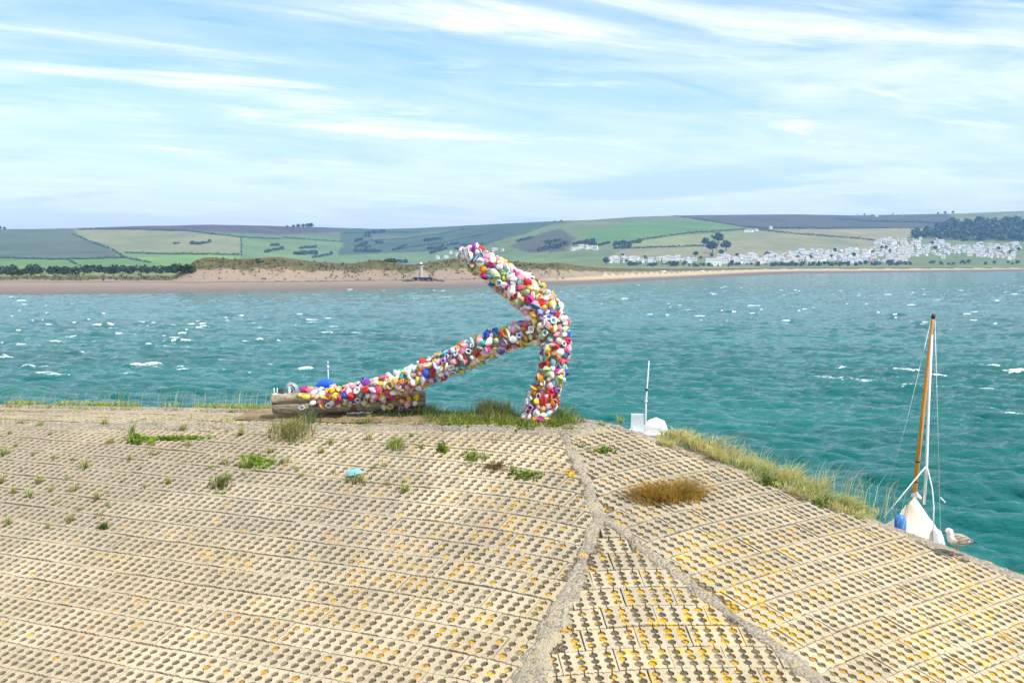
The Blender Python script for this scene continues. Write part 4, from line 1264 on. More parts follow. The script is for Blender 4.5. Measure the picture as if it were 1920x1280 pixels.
# ---- the gull
m_bird, t, b, o = new_mat('gull_plumage')
cc = t.attr('col').outputs['Color']; p = t.obj()
n_ = t.noise(t.mapping(p, (1, 1, 1)), 55, 3, .6); f_ = t.lin(n_, .3, .7, .72, 1.18)
t.set(b.inputs['Base Color'], t.mix(1.0, cc, t.n('ShaderNodeCombineColor', i_0=f_, i_1=f_, i_2=f_).outputs[0], 'MULTIPLY'))
b.inputs['Roughness'].default_value = .85; b.inputs['Specular IOR Level'].default_value = .15
gq = emb_at(1791, 1047)
gull = empty('gull', gq + Vector((0, 0, .03)), R(6)); gull.scale = (1.13, 1.13, 1.13)
tag(gull, 'young speckled gull standing at the right edge of the slope', 'bird')
bp = [(-.178, .404), (-.168, .410), (-.150, .420), (-.122, .430), (-.098, .418), (-.088, .390), (-.086, .355), (-.070, .322), (-.015, .294), (.055, .284), (.12, .276), (.19, .264), (.25, .252), (.295, .244)]
br = [.010, .028, .044, .053, .056, .056, .068, .088, .102, .101, .090, .066, .040, .018]
mb = MB(); mb.col = (.78, .74, .69)
mb.tube([(x, 0, z) for x, z in bp], br, 16)
mb.col = (.62, .42, .36)
for x, y in ((-.045, -.032), (.035, .034)):
    top = (x + .01, y, .215); knee = (x + .018, y, .105)
    mb.tube([(x + .0, y, .25), top], [.026, .014], 8); mb.tube([top, knee, (x, y, .008)], [.011, .0075, .0065], 7)
    for a in (-.5, 0, .5): mb.tube([(x, y, .008), (x - .055 * math.cos(a), y + .055 * math.sin(a), .004)], [.006, .004], 5)
    mb.add([(x, y, .006), (x - .05 * math.cos(.5), y - .05 * math.sin(.5), .005), (x - .052, y, .005), (x - .05 * math.cos(.5), y + .05 * math.sin(.5), .005)], [(0, 1, 2), (0, 2, 3)])
body = mb.build('body', m_bird, gull, True, True)
# breast streaks stay colour: darker flank patch
ca = body.data.attributes['col']
for i, v in enumerate(body.data.vertices):
    if v.co.z > .2 and v.co.x > -.07:
        s_ = float(fbm(v.co.x * 40, v.co.z * 40, 3)); k = .62 + .45 * s_
        ca.data[i].color = (.44 * k, .38 * k, .32 * k, 1)
for sd in (-1, 1):
    mb = MB(); rings = []
    prof = [(-.075, .335, .02, .012), (-.04, .322, .060, .020), (.02, .312, .075, .024), (.09, .303, .072, .022), (.16, .290, .056, .018), (.22, .274, .036, .012), (.28, .258, .018, .007), (.31, .250, .006, .003)]
    for i, (x, z, hh_, th) in enumerate(prof):
        yb = sd * np.interp(x, [-.08, 0, .1, .2, .31], [.058, .088, .080, .045, .012])
        rings.append([(x, yb + sd * math.cos(a) * th, z - .01 + math.sin(a) * hh_) for a in np.linspace(0, 2 * math.pi, 15)[:-1]])
    mb.col = (.20, .16, .125); mb.loft(rings)
    wg = mb.build('wing', m_bird, gull, True, True); ca = wg.data.attributes['col']
    for i, v in enumerate(wg.data.vertices):
        if v.co.x > .2: ca.data[i].color = (.03, .027, .025, 1)
        elif (i * 7) % 5 < 2: ca.data[i].color = (.40, .345, .285, 1)
mb = MB(); mb.col = (.03, .027, .025)
mb.loft([[(x, -wd, z), (x, wd, z), (x, wd, z - .012), (x, -wd, z - .012)] for x, wd, z in ((.26, .028, .252), (.31, .040, .245), (.352, .046, .236))])
mb.col = (.72, .68, .62); mb.loft([[(x, -wd, z), (x, wd, z), (x, wd, z - .016), (x, -wd, z - .016)] for x, wd, z in ((.20, .03, .262), (.275, .034, .254))])
mb.build('tail', m_bird, gull, False, True)
mb = MB(); mb.col = (.035, .03, .03)
mb.tube([(-.168, 0, .408), (-.190, 0, .402), (-.208, 0, .397), (-.217, 0, .388)], [.014, .012, .009, .003], 8)
mb.build('beak', m_bird, gull, True, True)
for sd in (-1, 1):
    mb = MB(); mb.col = (.02, .018, .018)
    mb.tube([(-.140, sd * .040, .436), (-.139, sd * .049, .4365)], [.011, .006], 8); mb.build('eye', m_bird, gull, True, True)

# ================================================================== BOATS
m_gel = simple('white_gelcoat', (.80, .80, .79), .35, .05)
m_cover = simple('cream_canvas', (.76, .64, .48), .9, .06, 2.0, bump=.01)
m_varn, t, b, o = new_mat('varnished_spar')
p = t.obj(); gn = t.noise(t.mapping(p, (20, 20, 1.2)), 2, 4, .6)
t.set(b.inputs['Base Color'], t.mix(t.lin(gn, .3, .7), (.55, .20, .03, 1), (.74, .33, .06, 1)))
b.inputs['Roughness'].default_value = .3
m_rope = simple('white_rope', (.80, .78, .74), .9, .1)
m_wire = simple('stay_wire', (.62, .66, .66), .4, .1, metallic=.3)
m_blue = simple('blue_plastic', (.02, .22, .68), .45, .1)
m_bluec = simple('blue_canvas', (.012, .10, .62), .8, .12, 3.0)
m_grey = simple('grey_cowl', (.33, .335, .35), .35, .08)
m_dark = simple('dark_rubber', (.02, .02, .022), .6, .2)
m_gbox = simple('pale_grey_panel', (.55, .58, .60), .5, .06)
def hull(mb, L, B, H, n=9, sheer=.12):
    """open hull along +x, bow at +L/2, keel at z = -0.2"""
    outer = []
    for i in range(n + 1):
        s_ = i / n; x = -L / 2 + L * s_
        w_ = B / 2 * (1 - max(0, (s_ - .45) / .55) ** 2.2) * (.86 + .14 * min(1, s_ * 4))
        w_ = max(w_, .01); zt_ = H + sheer * s_ ** 2
        prof = [(w_, zt_), (w_ * .97, zt_ * .55), (w_ * .82, .05), (w_ * .4, -.16), (0, -.2 + .22 * max(0, s_ - .75) * 4 * .6)]
        ring = [(x, y, z) for y, z in prof] + [(x, -y, z) for y, z in prof[-2::-1]]
        inner = [(x, -y * .93, z + (.0 if k == 4 else .05)) for k, (y, z) in list(enumerate(prof))[:3]] + [(x, y * .93, z + .05) for y, z in prof[2::-1]]
        ring += [(x, -w_ * .93, zt_ + .005), (x, -w_ * .86, .22), (x, w_ * .86, .22), (x, w_ * .93, zt_ + .005)]
        outer.append(ring)
    mb.loft(outer)
# dinghy with varnished mast under a cream boom tent, seen over the right edge
DB = 42.0
base = at(1716, 1022, DB); base.z = 0.0
dinghy = empty('sailing_dinghy', base, R(78))
tag(dinghy, 'small sailing dinghy with varnished mast under a cream boom tent', 'boat')
inv = dinghy.rotation_euler.to_matrix().inverted()
loc = lambda P: inv @ (Vector(P) - base)
mb = MB(); hull(mb, 4.2, 1.7, .45); mb.build('hull', m_gel, dinghy, True)
mb = MB()
a_top = at(1715, 921, DB)
rings = []
for i in range(9):                       # tent from the near end back over the boom
    s_ = i / 8; yb = DB - .9 + 2.6 * s_
    ring = []
    hw_l, hw_r = (1716 - 1632) / F * DB * (1 - .1 * s_), (1768 - 1716) / F * DB * (1 - .1 * s_)
    zt_ = a_top.z * (1 - .42 * s_); cx_ = a_top.x * yb / DB
    for k in range(15):
        q = k / 14 * 2 - 1
        e = abs(q); hw = hw_l if q < 0 else hw_r
        zz_ = .25 + (zt_ - .25) * (1 - e) ** (1.12 if q < 0 else .72)
        if i in (0, 8): zz_ = .25 + (zz_ - .25) * .995
        ring.append(loc((cx_ + q * hw, yb, zz_)))
    rings.append(ring)
mb.loft(rings, cap=True, close=False)
tent = mb.build('boom_tent', m_cover, dinghy, True)
mb = MB(); mb.tube([loc(at(1716, 922, DB)), loc(at(1715, 932, DB))], [.10, .16], 10); mb.tube([loc(at(1721, 928, DB)), loc(at(1727, 934, DB))], [.06, .05], 8)
mb.build('mast_collar', m_rope, tent, True)
mb = MB(); mb.tube([loc(p_) for p_ in (at(1713, 985, DB), at(1714, 925, DB), at(1733, 750, DB), at(1748, 606, DB), at(1750, 592, DB))], [.085, .085, .08, .055, .045], 12)
mast = mb.build('mast', m_varn, dinghy, True)
for v in (865, 903):
    u = 1750 - (v - 592) * 36 / 333
    mb = MB(); mb.tube([loc(at(u, v - 1.2, DB)), loc(at(u, v + 1.2, DB))], .096, 10); mb.build('mast_band', m_dark, mast, True)
mb = MB(); mb.tube([loc(at(1749, 597, DB)), loc(at(1751, 589, DB))], .07, 8); mb.build('masthead', m_dark, mast, True)
mb = MB(); mb.tube([loc(at(1748, 628, DB - .2)), loc(at(1741, 760, DB - .25)), loc(at(1737, 873, DB - .3)), loc(at(1733, 945, DB - .35))], [.03, .05, .055, .05], 8)
mb.build('furled_sail', m_rope, dinghy, True)
def line(pts, r_, mat, nm='stay'):
    mb = MB(); mb.tube([loc(p_) for p_ in pts], r_, 5); return mb.build(nm, mat, dinghy, True)
line([at(1737, 873, DB - .3), at(1655, 972, DB - 1.0)], .022, m_rope, 'rope'); line([at(1738, 873, DB - .3), at(1748, 915, DB - .6), at(1751, 950, DB - .8), at(1750, 992, DB - .9)], .024, m_rope, 'rope')
line([at(1746, 600, DB), at(1700, 790, DB), at(1646, 976, DB)], .008, m_wire); line([at(1753, 600, DB), at(1764, 1006, DB)], .009, m_wire)
line([at(1763, 932, DB - .3), at(1773, 942, DB - .3)], .022, m_rope, 'burgee_stick')
mb = MB(); mb.tube([loc(at(1752, 990, DB - .95)), loc(at(1757, 998, DB - .95)), loc(at(1760, 1010, DB - .95)), loc(at(1760, 1030, DB - .95))], [.06, .14, .18, .18], 10); o = mb.build('rudder_head', m_gel, dinghy, True)
q = at(1688, 985, DB - 1.25)
mb = MB(); prof = [(.03, .40), (.10, .375), (.17, .30), (.20, .18), (.205, .0), (.19, -.25), (.12, -.42), (.04, -.47)]
mb.loft([[(r_ * math.cos(a), r_ * math.sin(a), z) for a in np.linspace(0, 2 * math.pi, 17)[:-1]] for r_, z in prof])
fender = mb.build('fender', m_blue, None, True, False, q); tag(fender, 'round topped bright blue fender in front of the cream boom tent', 'fender')
mb = MB(); mb.tube([(0, 0, .38), (0, 0, .44)], [.035, .03], 8); mb.tube([(0, 0, .43), (.16, .25, .50), (.42, .7, .58)], .010, 5); mb.build('lanyard', m_rope, fender, True)

# motor boat behind the top right corner: only console, aerial and covered engine show
DC = 69.0
base = at(1186, 830, DC); base.z = 0
mboat = empty('motor_boat', base, R(174)); tag(mboat, 'moored motor boat with grey console and long white aerial behind the crest', 'boat')
inv = mboat.rotation_euler.to_matrix().inverted(); loc = lambda P: inv @ (Vector(P) - base)
mb = MB(); hull(mb, 3.6, 1.7, .36, sheer=.06); mb.build('hull', m_gel, mboat, True)
c0, c1_ = at(1195, 776, DC), at(1195, 815, DC)
mb = MB(); c = loc((c0 + c1_) / 2); mb.box(c, (.80, .6, (c0 - c1_).z), 0, .88); mb.build('console', m_gbox, mboat)
mb = MB(); mb.box(loc(at(1190, 803, DC - .4)), (.22, .12, .22), 0, .8); mb.build('instrument_cover', m_gel, mboat)
mb = MB(); mb.tube([loc(at(1210, 812, DC)), loc(at(1211, 755, DC)), loc(at(1214, 715, DC)), loc(at(1217, 676, DC))], [.06, .055, .045, .022], 8)
aer = mb.build('aerial', m_gel, mboat, True)
for v in (730, 752):
    mb = MB(); mb.tube([loc(at(1212 - (v - 740) * .05, v - 2, DC)), loc(at(1212 - (v - 740) * .05, v + 2, DC))], .085, 8); mb.build('clamp', m_gel if v > 740 else m_dark, aer, True)
eng = [(1209, 806, .10), (1213, 797, .30), (1221, 791, .40), (1231, 788, .44), (1239, 790, .36), (1243, 797, .28), (1242, 806, .22)]
mb = MB(); mb.tube([loc(at(u, v + 8, DC)) for u, v, r_ in eng], [r_ for *_, r_ in eng], 14, squash=.9)
mb.build('engine_cover', simple('white_cover', (.80, .75, .74), .8, .10, 3.0, bump=.03), mboat, True)
# second boat behind the stock
DE = 84.0
base = at(578, 770, DE); base.z = 0
b3 = empty('motor_boat', base, R(4)); tag(b3, 'white open boat with grey outboard engine behind the timber stock', 'boat')
inv = b3.rotation_euler.to_matrix().inverted(); loc = lambda P: inv @ (Vector(P) - base)
mb = MB(); hull(mb, 4.9, 1.9, .62); mb.build('hull', m_gel, b3, True)
mb = MB(); c = loc(at(530, 741, DE - .5)); mb.box(c, (1.35, .9, .26)); mb.build('stern_deck', m_gel, b3)
ob = [(559, 737, .16), (557, 728, .34), (549, 725, .42), (541, 727, .36), (536, 734, .22)]
mb = MB(); mb.tube([loc(at(547, 738, DE - .6)), loc(at(547, 730, DE - .6)), loc(at(548, 722, DE - .6)), loc(at(549, 718, DE - .6))], [.40, .46, .42, .22], 14, squash=.8)
out = mb.build('outboard', m_grey, b3, True)
mb = MB(); mb.tube([loc(at(545, 720, DE - 1.0)), loc(at(551, 726, DE - 1.06)), loc(at(553, 732, DE - 1.06))], [.03, .05, .03], 6); mb.build('badge_stripe', m_dark, out, True)
mb = MB(); mb.box(loc(at(543, 731, DE - 1.05)), (.16, .06, .5)); mb.build('bracket', m_gel, out)
mb = MB(); mb.box(loc(at(526, 733, DE - .5)), (.42, .5, .34), 0, .7); mb.build('fuel_tank', m_dark, b3)
for u in (514, 520):
    mb = MB(); mb.tube([loc(at(u, 742, DE - .9)), loc(at(u, 727, DE - .9))], .035, 6); mb.build('rail_post', m_gel, b3, True)
mb = MB(); c = loc(at(612, 742, DE)); mb.box((c.x + .4, c.y, .55), (2.4, 1.0, .25)); mb.build('foredeck', m_gel, b3)
mb = MB(); pts = [(593, 729, .14), (597, 724, .30), (603, 719, .34), (609, 717, .40), (615, 715, .36), (619, 718, .28), (621, 726, .14)]
mb.tube([loc(at(u, v + 3, DE)) for u, v, _ in pts], [r_ for *_, r_ in pts], 12, squash=.9); mb.build('blue_canopy', m_bluec, b3, True)
mb = MB(); mb.tube([loc(at(616, 735, DE)), loc(at(615, 690, DE))], .028, 6); mb.tube([loc(at(615, 690, DE)), loc(at(615, 685, DE))], [.10, .07], 8); mb.tube([loc(at(615, 684, DE)), loc(at(615, 677, DE))], [.03, .03], 6)
mb.build('light_pole', m_gel, b3, True)

# ================================================================== THE FAR SHORE
m_leaf, t, b, o = new_mat('far_foliage')
t.set(b.inputs['Base Color'], t.attr('col').outputs['Color'])
b.inputs['Roughness'].default_value = .9; b.inputs['Specular IOR Level'].default_value = .1
m_bark = simple('far_bark', (.10, .075, .05), 1.0, .2)
def crown_quads(cen, rad, n, size, rs, cols):
    """n leaf clumps spread through an ellipsoid made of lobes; numpy arrays"""
    cen = np.asarray(cen, float); rad = np.asarray(rad, float)
    d = rs.normal(size=(n, 3)); d /= np.linalg.norm(d, axis=1)[:, None]
    rr = rs.uniform(.35, 1.0, n) ** .6
    lob = 1 + .22 * np.sin(d[:, 0] * 5 + rs.uniform(0, 6)) * np.cos(d[:, 2] * 4 + d[:, 1] * 3)
    c = cen + d * rad * (rr * lob)[:, None]
    a = rs.normal(size=(n, 3)); a /= np.linalg.norm(a, axis=1)[:, None]
    b_ = np.cross(a, rs.normal(size=(n, 3))); b_ /= np.linalg.norm(b_, axis=1)[:, None]
    s_ = size * rs.uniform(.6, 1.3, n)[:, None]
    V = np.stack([c - a * s_, c + b_ * s_ * .8, c + a * s_, c - b_ * s_ * .8], 1).reshape(-1, 3)
    Fc = np.arange(n * 4).reshape(n, 4)
    C = np.array(cols)[rs.integers(len(cols), size=n)] * rs.uniform(.75, 1.25, n)[:, None]
    return V, Fc, np.repeat(C, 4, 0)
FOL = [(.060, .095, .040), (.085, .12, .050), (.050, .080, .038)]
PINE = [(.022, .042, .022), (.032, .055, .026), (.045, .062, .030)]
rs = np.random.default_rng(101)
TREES = []
for k in range(4):
    parts = [crown_quads((0, 0, 6.2), (3.9, 3.9, 3.6), 150, 1.1, rs, FOL)]
    for j in range(3):
        a = rs.uniform(0, 6.28); parts.append(crown_quads((2.6 * math.cos(a), 2.6 * math.sin(a), rs.uniform(4.2, 7)), (2.2, 2.2, 1.9), 50, .9, rs, FOL))
    V, Fc, C = merge(parts)
    mb = MB(); mb.tube([(0, 0, -.6), (.1, 0, 2.2), (0, .1, 5.5)], [.45, .34, .14], 7); mb.tube([(.1, 0, 2.4), (1.3, .4, 4.6)], [.2, .08], 5); mb.tube([(.1, 0, 2.8), (-1.1, -.6, 5)], [.2, .08], 5)
    tv, tf = np.array(mb.v), mb.f
    V2 = np.concatenate([V, tv]); n0 = len(V)
    F2 = [tuple(f) for f in Fc] + [tuple(n0 + i for i in f) for f in tf]
    TREES.append(mk_mesh('tree', V2, F2, [m_leaf, m_bark], False, [0] * len(Fc) + [1] * len(tf), {'col': np.concatenate([C, np.tile((.1, .075, .05), (len(tv), 1))])}))
fr_ = random.Random(77)
def far_tree(u, v, hpx, label, group):
    q = land_at(u, v); s_ = hpx / F * q.y / 9.6
    o = link('tree', TREES[fr_.randrange(4)], None, q); o.scale = (s_ * fr_.uniform(.9, 1.3), s_ * 1.1, s_); o.rotation_euler = (0, 0, fr_.uniform(0, 6.28))
    return tag(o, label, 'tree', group)
for u, v, h, lb in ((1322, 462, 15, 'leftmost round tree of the hillside clump behind the white beach house'), (1346, 458, 21, 'tallest tree of the hillside clump, standing highest on the slope'),
                    (1335, 474, 22, 'broad dark tree low in the middle of the hillside clump'), (1360, 471, 19, 'rightmost broad tree of the hillside clump'),
                    (1351, 479, 11, 'small tree at the foot of the hillside clump'), (1334, 447, 6, 'small lone tree just above the hillside clump'),
                    (1304, 482, 10, 'round tree left of the white beach house behind the dunes'), (1136, 496, 13, 'dark tree at the left end of the town rows')):
    far_tree(u, v, h, lb, None)
for u, v, h in ((540, 428, 5), (552, 428, 6), (561, 428, 7), (570, 428.5, 8), (578, 428.5, 9), (585, 428.5, 10)):
    far_tree(u, v, h, 'dark tree in the row on the skyline of the left hill', 'skyline trees on the left hill')
for u, v, h in ((3, 432, 8), (12, 432, 6)):
    far_tree(u, v, h, 'skyline tree at the far left end of the hills', 'trees at the far left')
for u, v, h in ((1605, 405, 3), (1618, 405, 4), (1632, 405.5, 3), (1755, 402.5, 4), (1768, 402, 5), (1783, 402, 6), (1040, 418, 4), (1052, 417, 4), (885, 425.5, 3)):
    far_tree(u, v, h, 'tiny tree on the skyline of the right hills', 'skyline trees on the right hills')
for _ in range(46):
    u = fr_.uniform(1150, 1915); v = np.interp(u, [1150, 1480, 1640, 1760, 1915], [491, 486, 470, 466, 474]) + fr_.uniform(-8, 9)
    far_tree(u, v, fr_.uniform(5, 9), 'small dark tree standing among the white houses of the town', 'trees among the town houses')
# hedges on the hills: each line is one hedge
HEDGES = [([(-60, 486), (0, 484), (110, 487), (235, 484)], 'hedge along the foot of the big grey green field, far left'),
          ([(140, 440), (170, 453), (215, 470), (236, 484), (285, 493)], 'diagonal hedge running down the left hill'),
          ([(236, 474), (300, 476.5), (452, 478)], 'level hedge between pale field and bright green strip'),
          ([(453, 445), (455, 462), (453, 479)], 'upright hedge at the right side of the pale field'),
          ([(345, 433), (450, 445), (530, 449)], 'hedge along the top of the pale left field'),
          ([(533, 446), (585, 450), (642, 454)], 'dark hedge below the skyline trees'),
          ([(128, 487), (147, 497)], 'short steep hedge crossing the bright green strip'),
          ([(150, 431), (240, 430), (345, 433)], 'thin hedge just under the skyline of the left hill'),
          ([(690, 452), (760, 448), (820, 440), (872, 430)], 'hedge climbing right through the middle valley fields'),
          ([(740, 468), (830, 456), (905, 440)], 'lower hedge climbing right in the middle valley'),
          ([(640, 438), (720, 436), (790, 436)], 'upper level hedge in the middle valley'),
          ([(1160, 461), (1210, 449), (1290, 437.5), (1400, 430.5)], 'long hedge rising across the right hill above the straw field'),
          ([(1165, 466.5), (1240, 464), (1320, 461.5)], 'level hedge through the straw fields left of the tree clump'),
          ([(1262, 405), (1330, 415), (1390, 425), (1440, 429)], 'dark hedge bounding the slope painted in cloud shade on the right hill'),
          ([(1423, 432), (1500, 440), (1600, 447), (1652, 453)], 'hedge falling right to the top of the town'),
          ([(1440, 428), (1560, 429), (1640, 428), (1760, 429)], 'hedge along the lower edge of the slope painted in cloud shade'),
          ([(1560, 412), (1660, 416), (1790, 419)], 'thin hedge across the slope painted dark with cloud shade'),
          ([(1420, 484), (1480, 482), (1490, 474)], 'hedge behind the middle of the town rows')]
for pts, lb in HEDGES:
    parts = []
    for (u0, v0), (u1, v1) in zip(pts[:-1], pts[1:]):
        n = max(3, int(math.hypot(u1 - u0, v1 - v0) / 1.3))
        for i in range(n):
            if fr_.random() < .08: continue
            q = land_at(u0 + (u1 - u0) * i / n, v0 + (v1 - v0) * i / n + .6)
            h = fr_.uniform(2.0, 3.4) * (1.7 if fr_.random() < .10 else 1)
            parts.append(crown_quads((q.x, q.y, q.z + h * .6), (2.6, 2.6, h), 9, 1.5, rs, FOL))
    V, Fc, C = merge(parts); q = land_at(*pts[0])
    o = link('hedge', mk_mesh('hedge', V - np.array(q), Fc, m_leaf, False, None, {'col': C}), None, q); tag(o, lb, 'hedge')
# woods and scrub that read as one mass
def wood(name, spots, label, cols, n=26, size=1.6):
    parts = []
    for u, v, hpx in spots:
        q = land_at(u, v); h = hpx / F * q.y
        parts.append(crown_quads((q.x, q.y, q.z + h * .52), (h * .62, h * .62, h * .52), n, size * h / 9, rs, cols))
    V, Fc, C = merge(parts); q = land_at(*spots[0][:2])
    o = link(name, mk_mesh(name, V - np.array(q), Fc, m_leaf, False, None, {'col': C}), None, q); return tag(o, label, kind='stuff')
sp = []
for _ in range(420):
    u = fr_.uniform(-160, 366); v = fr_.uniform(506, 514) + (u < 150) * fr_.uniform(0, 4); sp.append((u, v, fr_.uniform(7, 13)))
wood('pine_wood', sp, 'dark band of low pines behind the left beach', PINE, 22, 1.9)
sp = [(fr_.uniform(-100, 320), fr_.uniform(517, 527), fr_.uniform(2.5, 6)) for _ in range(170)]
wood('dune_scrub', sp, 'dark scrub bushes dotted over the low left dunes', [(.06, .065, .03), (.10, .09, .045)], 16, 1.8)
sp = []
while len(sp) < 330:
    u, v = fr_.uniform(1700, 2050), fr_.uniform(418, 452)
    if bool(in_poly(np.array([u]), np.array([v]), HP['o'][0])[0]): sp.append((u, v, fr_.uniform(7, 12)))
wood('woodland', sp, 'dark wooded slope above the right end of the town', FOL, 34, 2.8)
sp = []
for cu, cv, su, sv_, n in ((600, 476, 36, 8, 45), (700, 462, 40, 6, 26), (690, 470, 30, 5, 18), (790, 470, 46, 8, 50), (760, 455, 30, 4, 14), (850, 465, 30, 6, 18), (1020, 462, 34, 9, 45), (1110, 462, 28, 5, 30), (1165, 462, 16, 6, 26), (690, 440, 10, 2, 5), (545, 470, 30, 8, 14), (350, 458, 20, 1, 14)):
    while n > 0:
        u, v = fr_.gauss(cu, su), fr_.gauss(cv, sv_); k = fr_.randint(4, 12); n -= k; dv = fr_.uniform(-.35, .1); h = fr_.uniform(3, 6)
        for j in range(k): sp.append((u, v, h * fr_.uniform(.7, 1.3))); u += h * fr_.uniform(.5, .9); v += dv * h * .6
wood('valley_woods', sp, 'blue green wood clumps scattered in the middle valley', FOL, 34, 3.0)
sp = [(u, np.interp(u, [1150, 1280, 1330, 1400, 1700, 1915], [498, 499, 500, 499, 497, 495]) + fr_.uniform(-3, 1), fr_.uniform(3, 7)) for u in [fr_.uniform(1180, 1700) for _ in range(130)] + [fr_.uniform(1700, 1915) for _ in range(18)]]
wood('shore_scrub', sp, 'dark green scrub along the shore in front of the town', FOL, 30, 2.8)
sp = []
for _ in range(800):
    u = fr_.uniform(330, 1060); top = np.interp(u, DT_U, DT_V); v = top + abs(fr_.gauss(0, 1)) * (526 - top) * .42 + 3
    sp.append((u, min(v, 525), fr_.uniform(1.6, 4.4)))
wood('marram_grass', sp, 'tufts of marram grass over the sandy dune face', [(.115, .10, .045), (.17, .155, .07), (.08, .075, .035)], 12, 2.4)

# ---- houses
m_hw = [simple('render_white', (.86, .85, .82), .8, .05), simple('render_cream', (.80, .75, .64), .8, .06), simple('render_pink', (.66, .50, .44), .8, .06)]
m_hr = [simple('roof_slate', (.36, .365, .38), .7, .2), simple('roof_brown', (.46, .36, .30), .8, .2)]
m_pane = simple('window_pane', (.05, .06, .08), .2, .1)
def house_mesh(L, Dp, H, rh, wm, rm, ch):
    mb = MB(); mb.m = 0
    x, y = L / 2, Dp / 2
    mb.add([(-x, -y, -3), (x, -y, -3), (x, y, -3), (-x, y, -3), (-x, -y, H), (x, -y, H), (x, y, H), (-x, y, H), (-x, 0, H + rh), (x, 0, H + rh)],
           [(0, 1, 5, 4), (2, 3, 7, 6), (1, 2, 6, 9, 5), (3, 0, 4, 8, 7)])
    mb.m = 1; e = .35
    for s_ in (-1, 1):
        zb = H - rh * e / y
        mb.add([(-x - e, s_ * (y + e), zb), (x + e, s_ * (y + e), zb), (x + e, 0, H + rh + .05), (-x - e, 0, H + rh + .05), (-x - e, s_ * (y + e), zb + .2), (x + e, s_ * (y + e), zb + .2), (x + e, 0, H + rh + .28), (-x - e, 0, H + rh + .28)],
               [(0, 1, 2, 3), (7, 6, 5, 4), (0, 4, 5, 1), (1, 5, 6, 2), (3, 7, 4, 0)])
    mb.m = 0
    if ch: mb.box((x * .7, 0, H + rh + .3), (.9, .9, 1.6))
    mb.m = 2
    for k in range(int(L // 3)):
        xx_ = -x + 1.6 + k * 3
        for z in (1.3, 3.9):
            if z + 1 < H: mb.box((xx_, -y - .02, z), (1.2, .1, 1.3))
    return mk_mesh('house', mb.v, mb.f, [m_hw[wm], m_hr[rm], m_pane], False, mb.mi)
HM = [house_mesh(9, 7, 5.2, 2.6, 0, 0, True), house_mesh(11, 7.5, 5.0, 2.8, 0, 1, True), house_mesh(16, 7.5, 5.4, 2.6, 0, 0, False), house_mesh(9, 7, 5.2, 2.8, 1, 1, True), house_mesh(8, 7, 5.4, 3, 2, 1, True), house_mesh(13, 8, 3.2, 2.8, 0, 0, False)]
HW = [8, 6, 4, 3, 1.2, 4]
hs = []
for u0, u1, va, vb, n in ((1140, 1300, 488, 496, 34), (1345, 1480, 482, 495, 48), (1480, 1700, 474, 494, 96), (1640, 1762, 450, 476, 50), (1760, 1910, 458, 488, 44)):
    k = 0; tries = 0
    while k < n and tries < 4000:
        tries += 1
        u = fr_.uniform(u0, u1); v = fr_.uniform(va, vb)
        if va > 486: v = fr_.choice((489, 493)) + fr_.uniform(-1, 1)
        if any(abs(u - a) < 5.0 and abs(v - c) < 2.0 for a, c in hs): continue
        hs.append((u, v)); k += 1
def put_house(u, v, lb, grp, m=None, s_=1.0):
    q = land_at(u, v)
    o = link('house', HM[m if m is not None else fr_.choices(range(6), HW)[0]], None, q)
    o.rotation_euler = (0, 0, fr_.choice((0, 0, .3, -.35, 1.4, .8)) + fr_.uniform(-.15, .15)); k = s_ * fr_.uniform(.85, 1.35); o.scale = (k, k, k * 1.05)
    return tag(o, lb, 'house', grp)
for u, v in hs: put_house(u, v, 'small pale house in the white town across the water', 'houses of the white town')
tv_, tf_, tm_ = [], [], []                         # the small ones between them, past the 300 that show most
for _ in range(230):
    u = fr_.uniform(1350, 1912); v = np.interp(u, [1350, 1480, 1640, 1760, 1912], [490, 484, 472, 468, 474]) + fr_.uniform(-9, 12)
    q = land_at(u, min(v, 494)); M = Matrix.Translation(q) @ Matrix.Rotation(fr_.uniform(0, 3), 4, 'Z') @ Matrix.Scale(fr_.uniform(.7, 1.1), 4)
    me = HM[fr_.choice((0, 1, 5))]; b0 = len(tv_)
    tv_ += [M @ v_.co for v_ in me.vertices]; tf_ += [tuple(b0 + i for i in f.vertices) for f in me.polygons]; tm_ += [f.material_index for f in me.polygons]
tag(link('town_houses', mk_mesh('town_houses', tv_, tf_, [m_hw[0], m_hr[0], m_pane], False, tm_)), 'small white houses packed between the larger ones of the town', kind='stuff')
for u, v in ((1073, 470), (1082, 468), (1090, 467), (1099, 468), (1108, 467), (1116, 469)): put_house(u, v, 'white house in the short row at the foot of the scrubby hill', 'houses at the foot of the scrubby hill')
for u, v in ((1397, 436), (1404, 435.5), (1410, 435), (1416, 434)): put_house(u, v, 'white farm building in the small hillside group above the town', 'hillside farm buildings', 5, .9)
put_house(1443, 430, 'lone white house on the lower edge of the slope painted in cloud shade', None, 0, 1.1)
for u, v in ((846, 476), (858, 480), (820, 486), (836, 484), (928, 471), (942, 472)): put_house(u, v, 'small white house in the valley behind the dunes', 'valley houses behind the dunes')
for u, v in ((1672, 404), (1690, 404), (1640, 407)): put_house(u, v, 'tiny building on the skyline beyond the slope painted in cloud shade', 'skyline buildings')
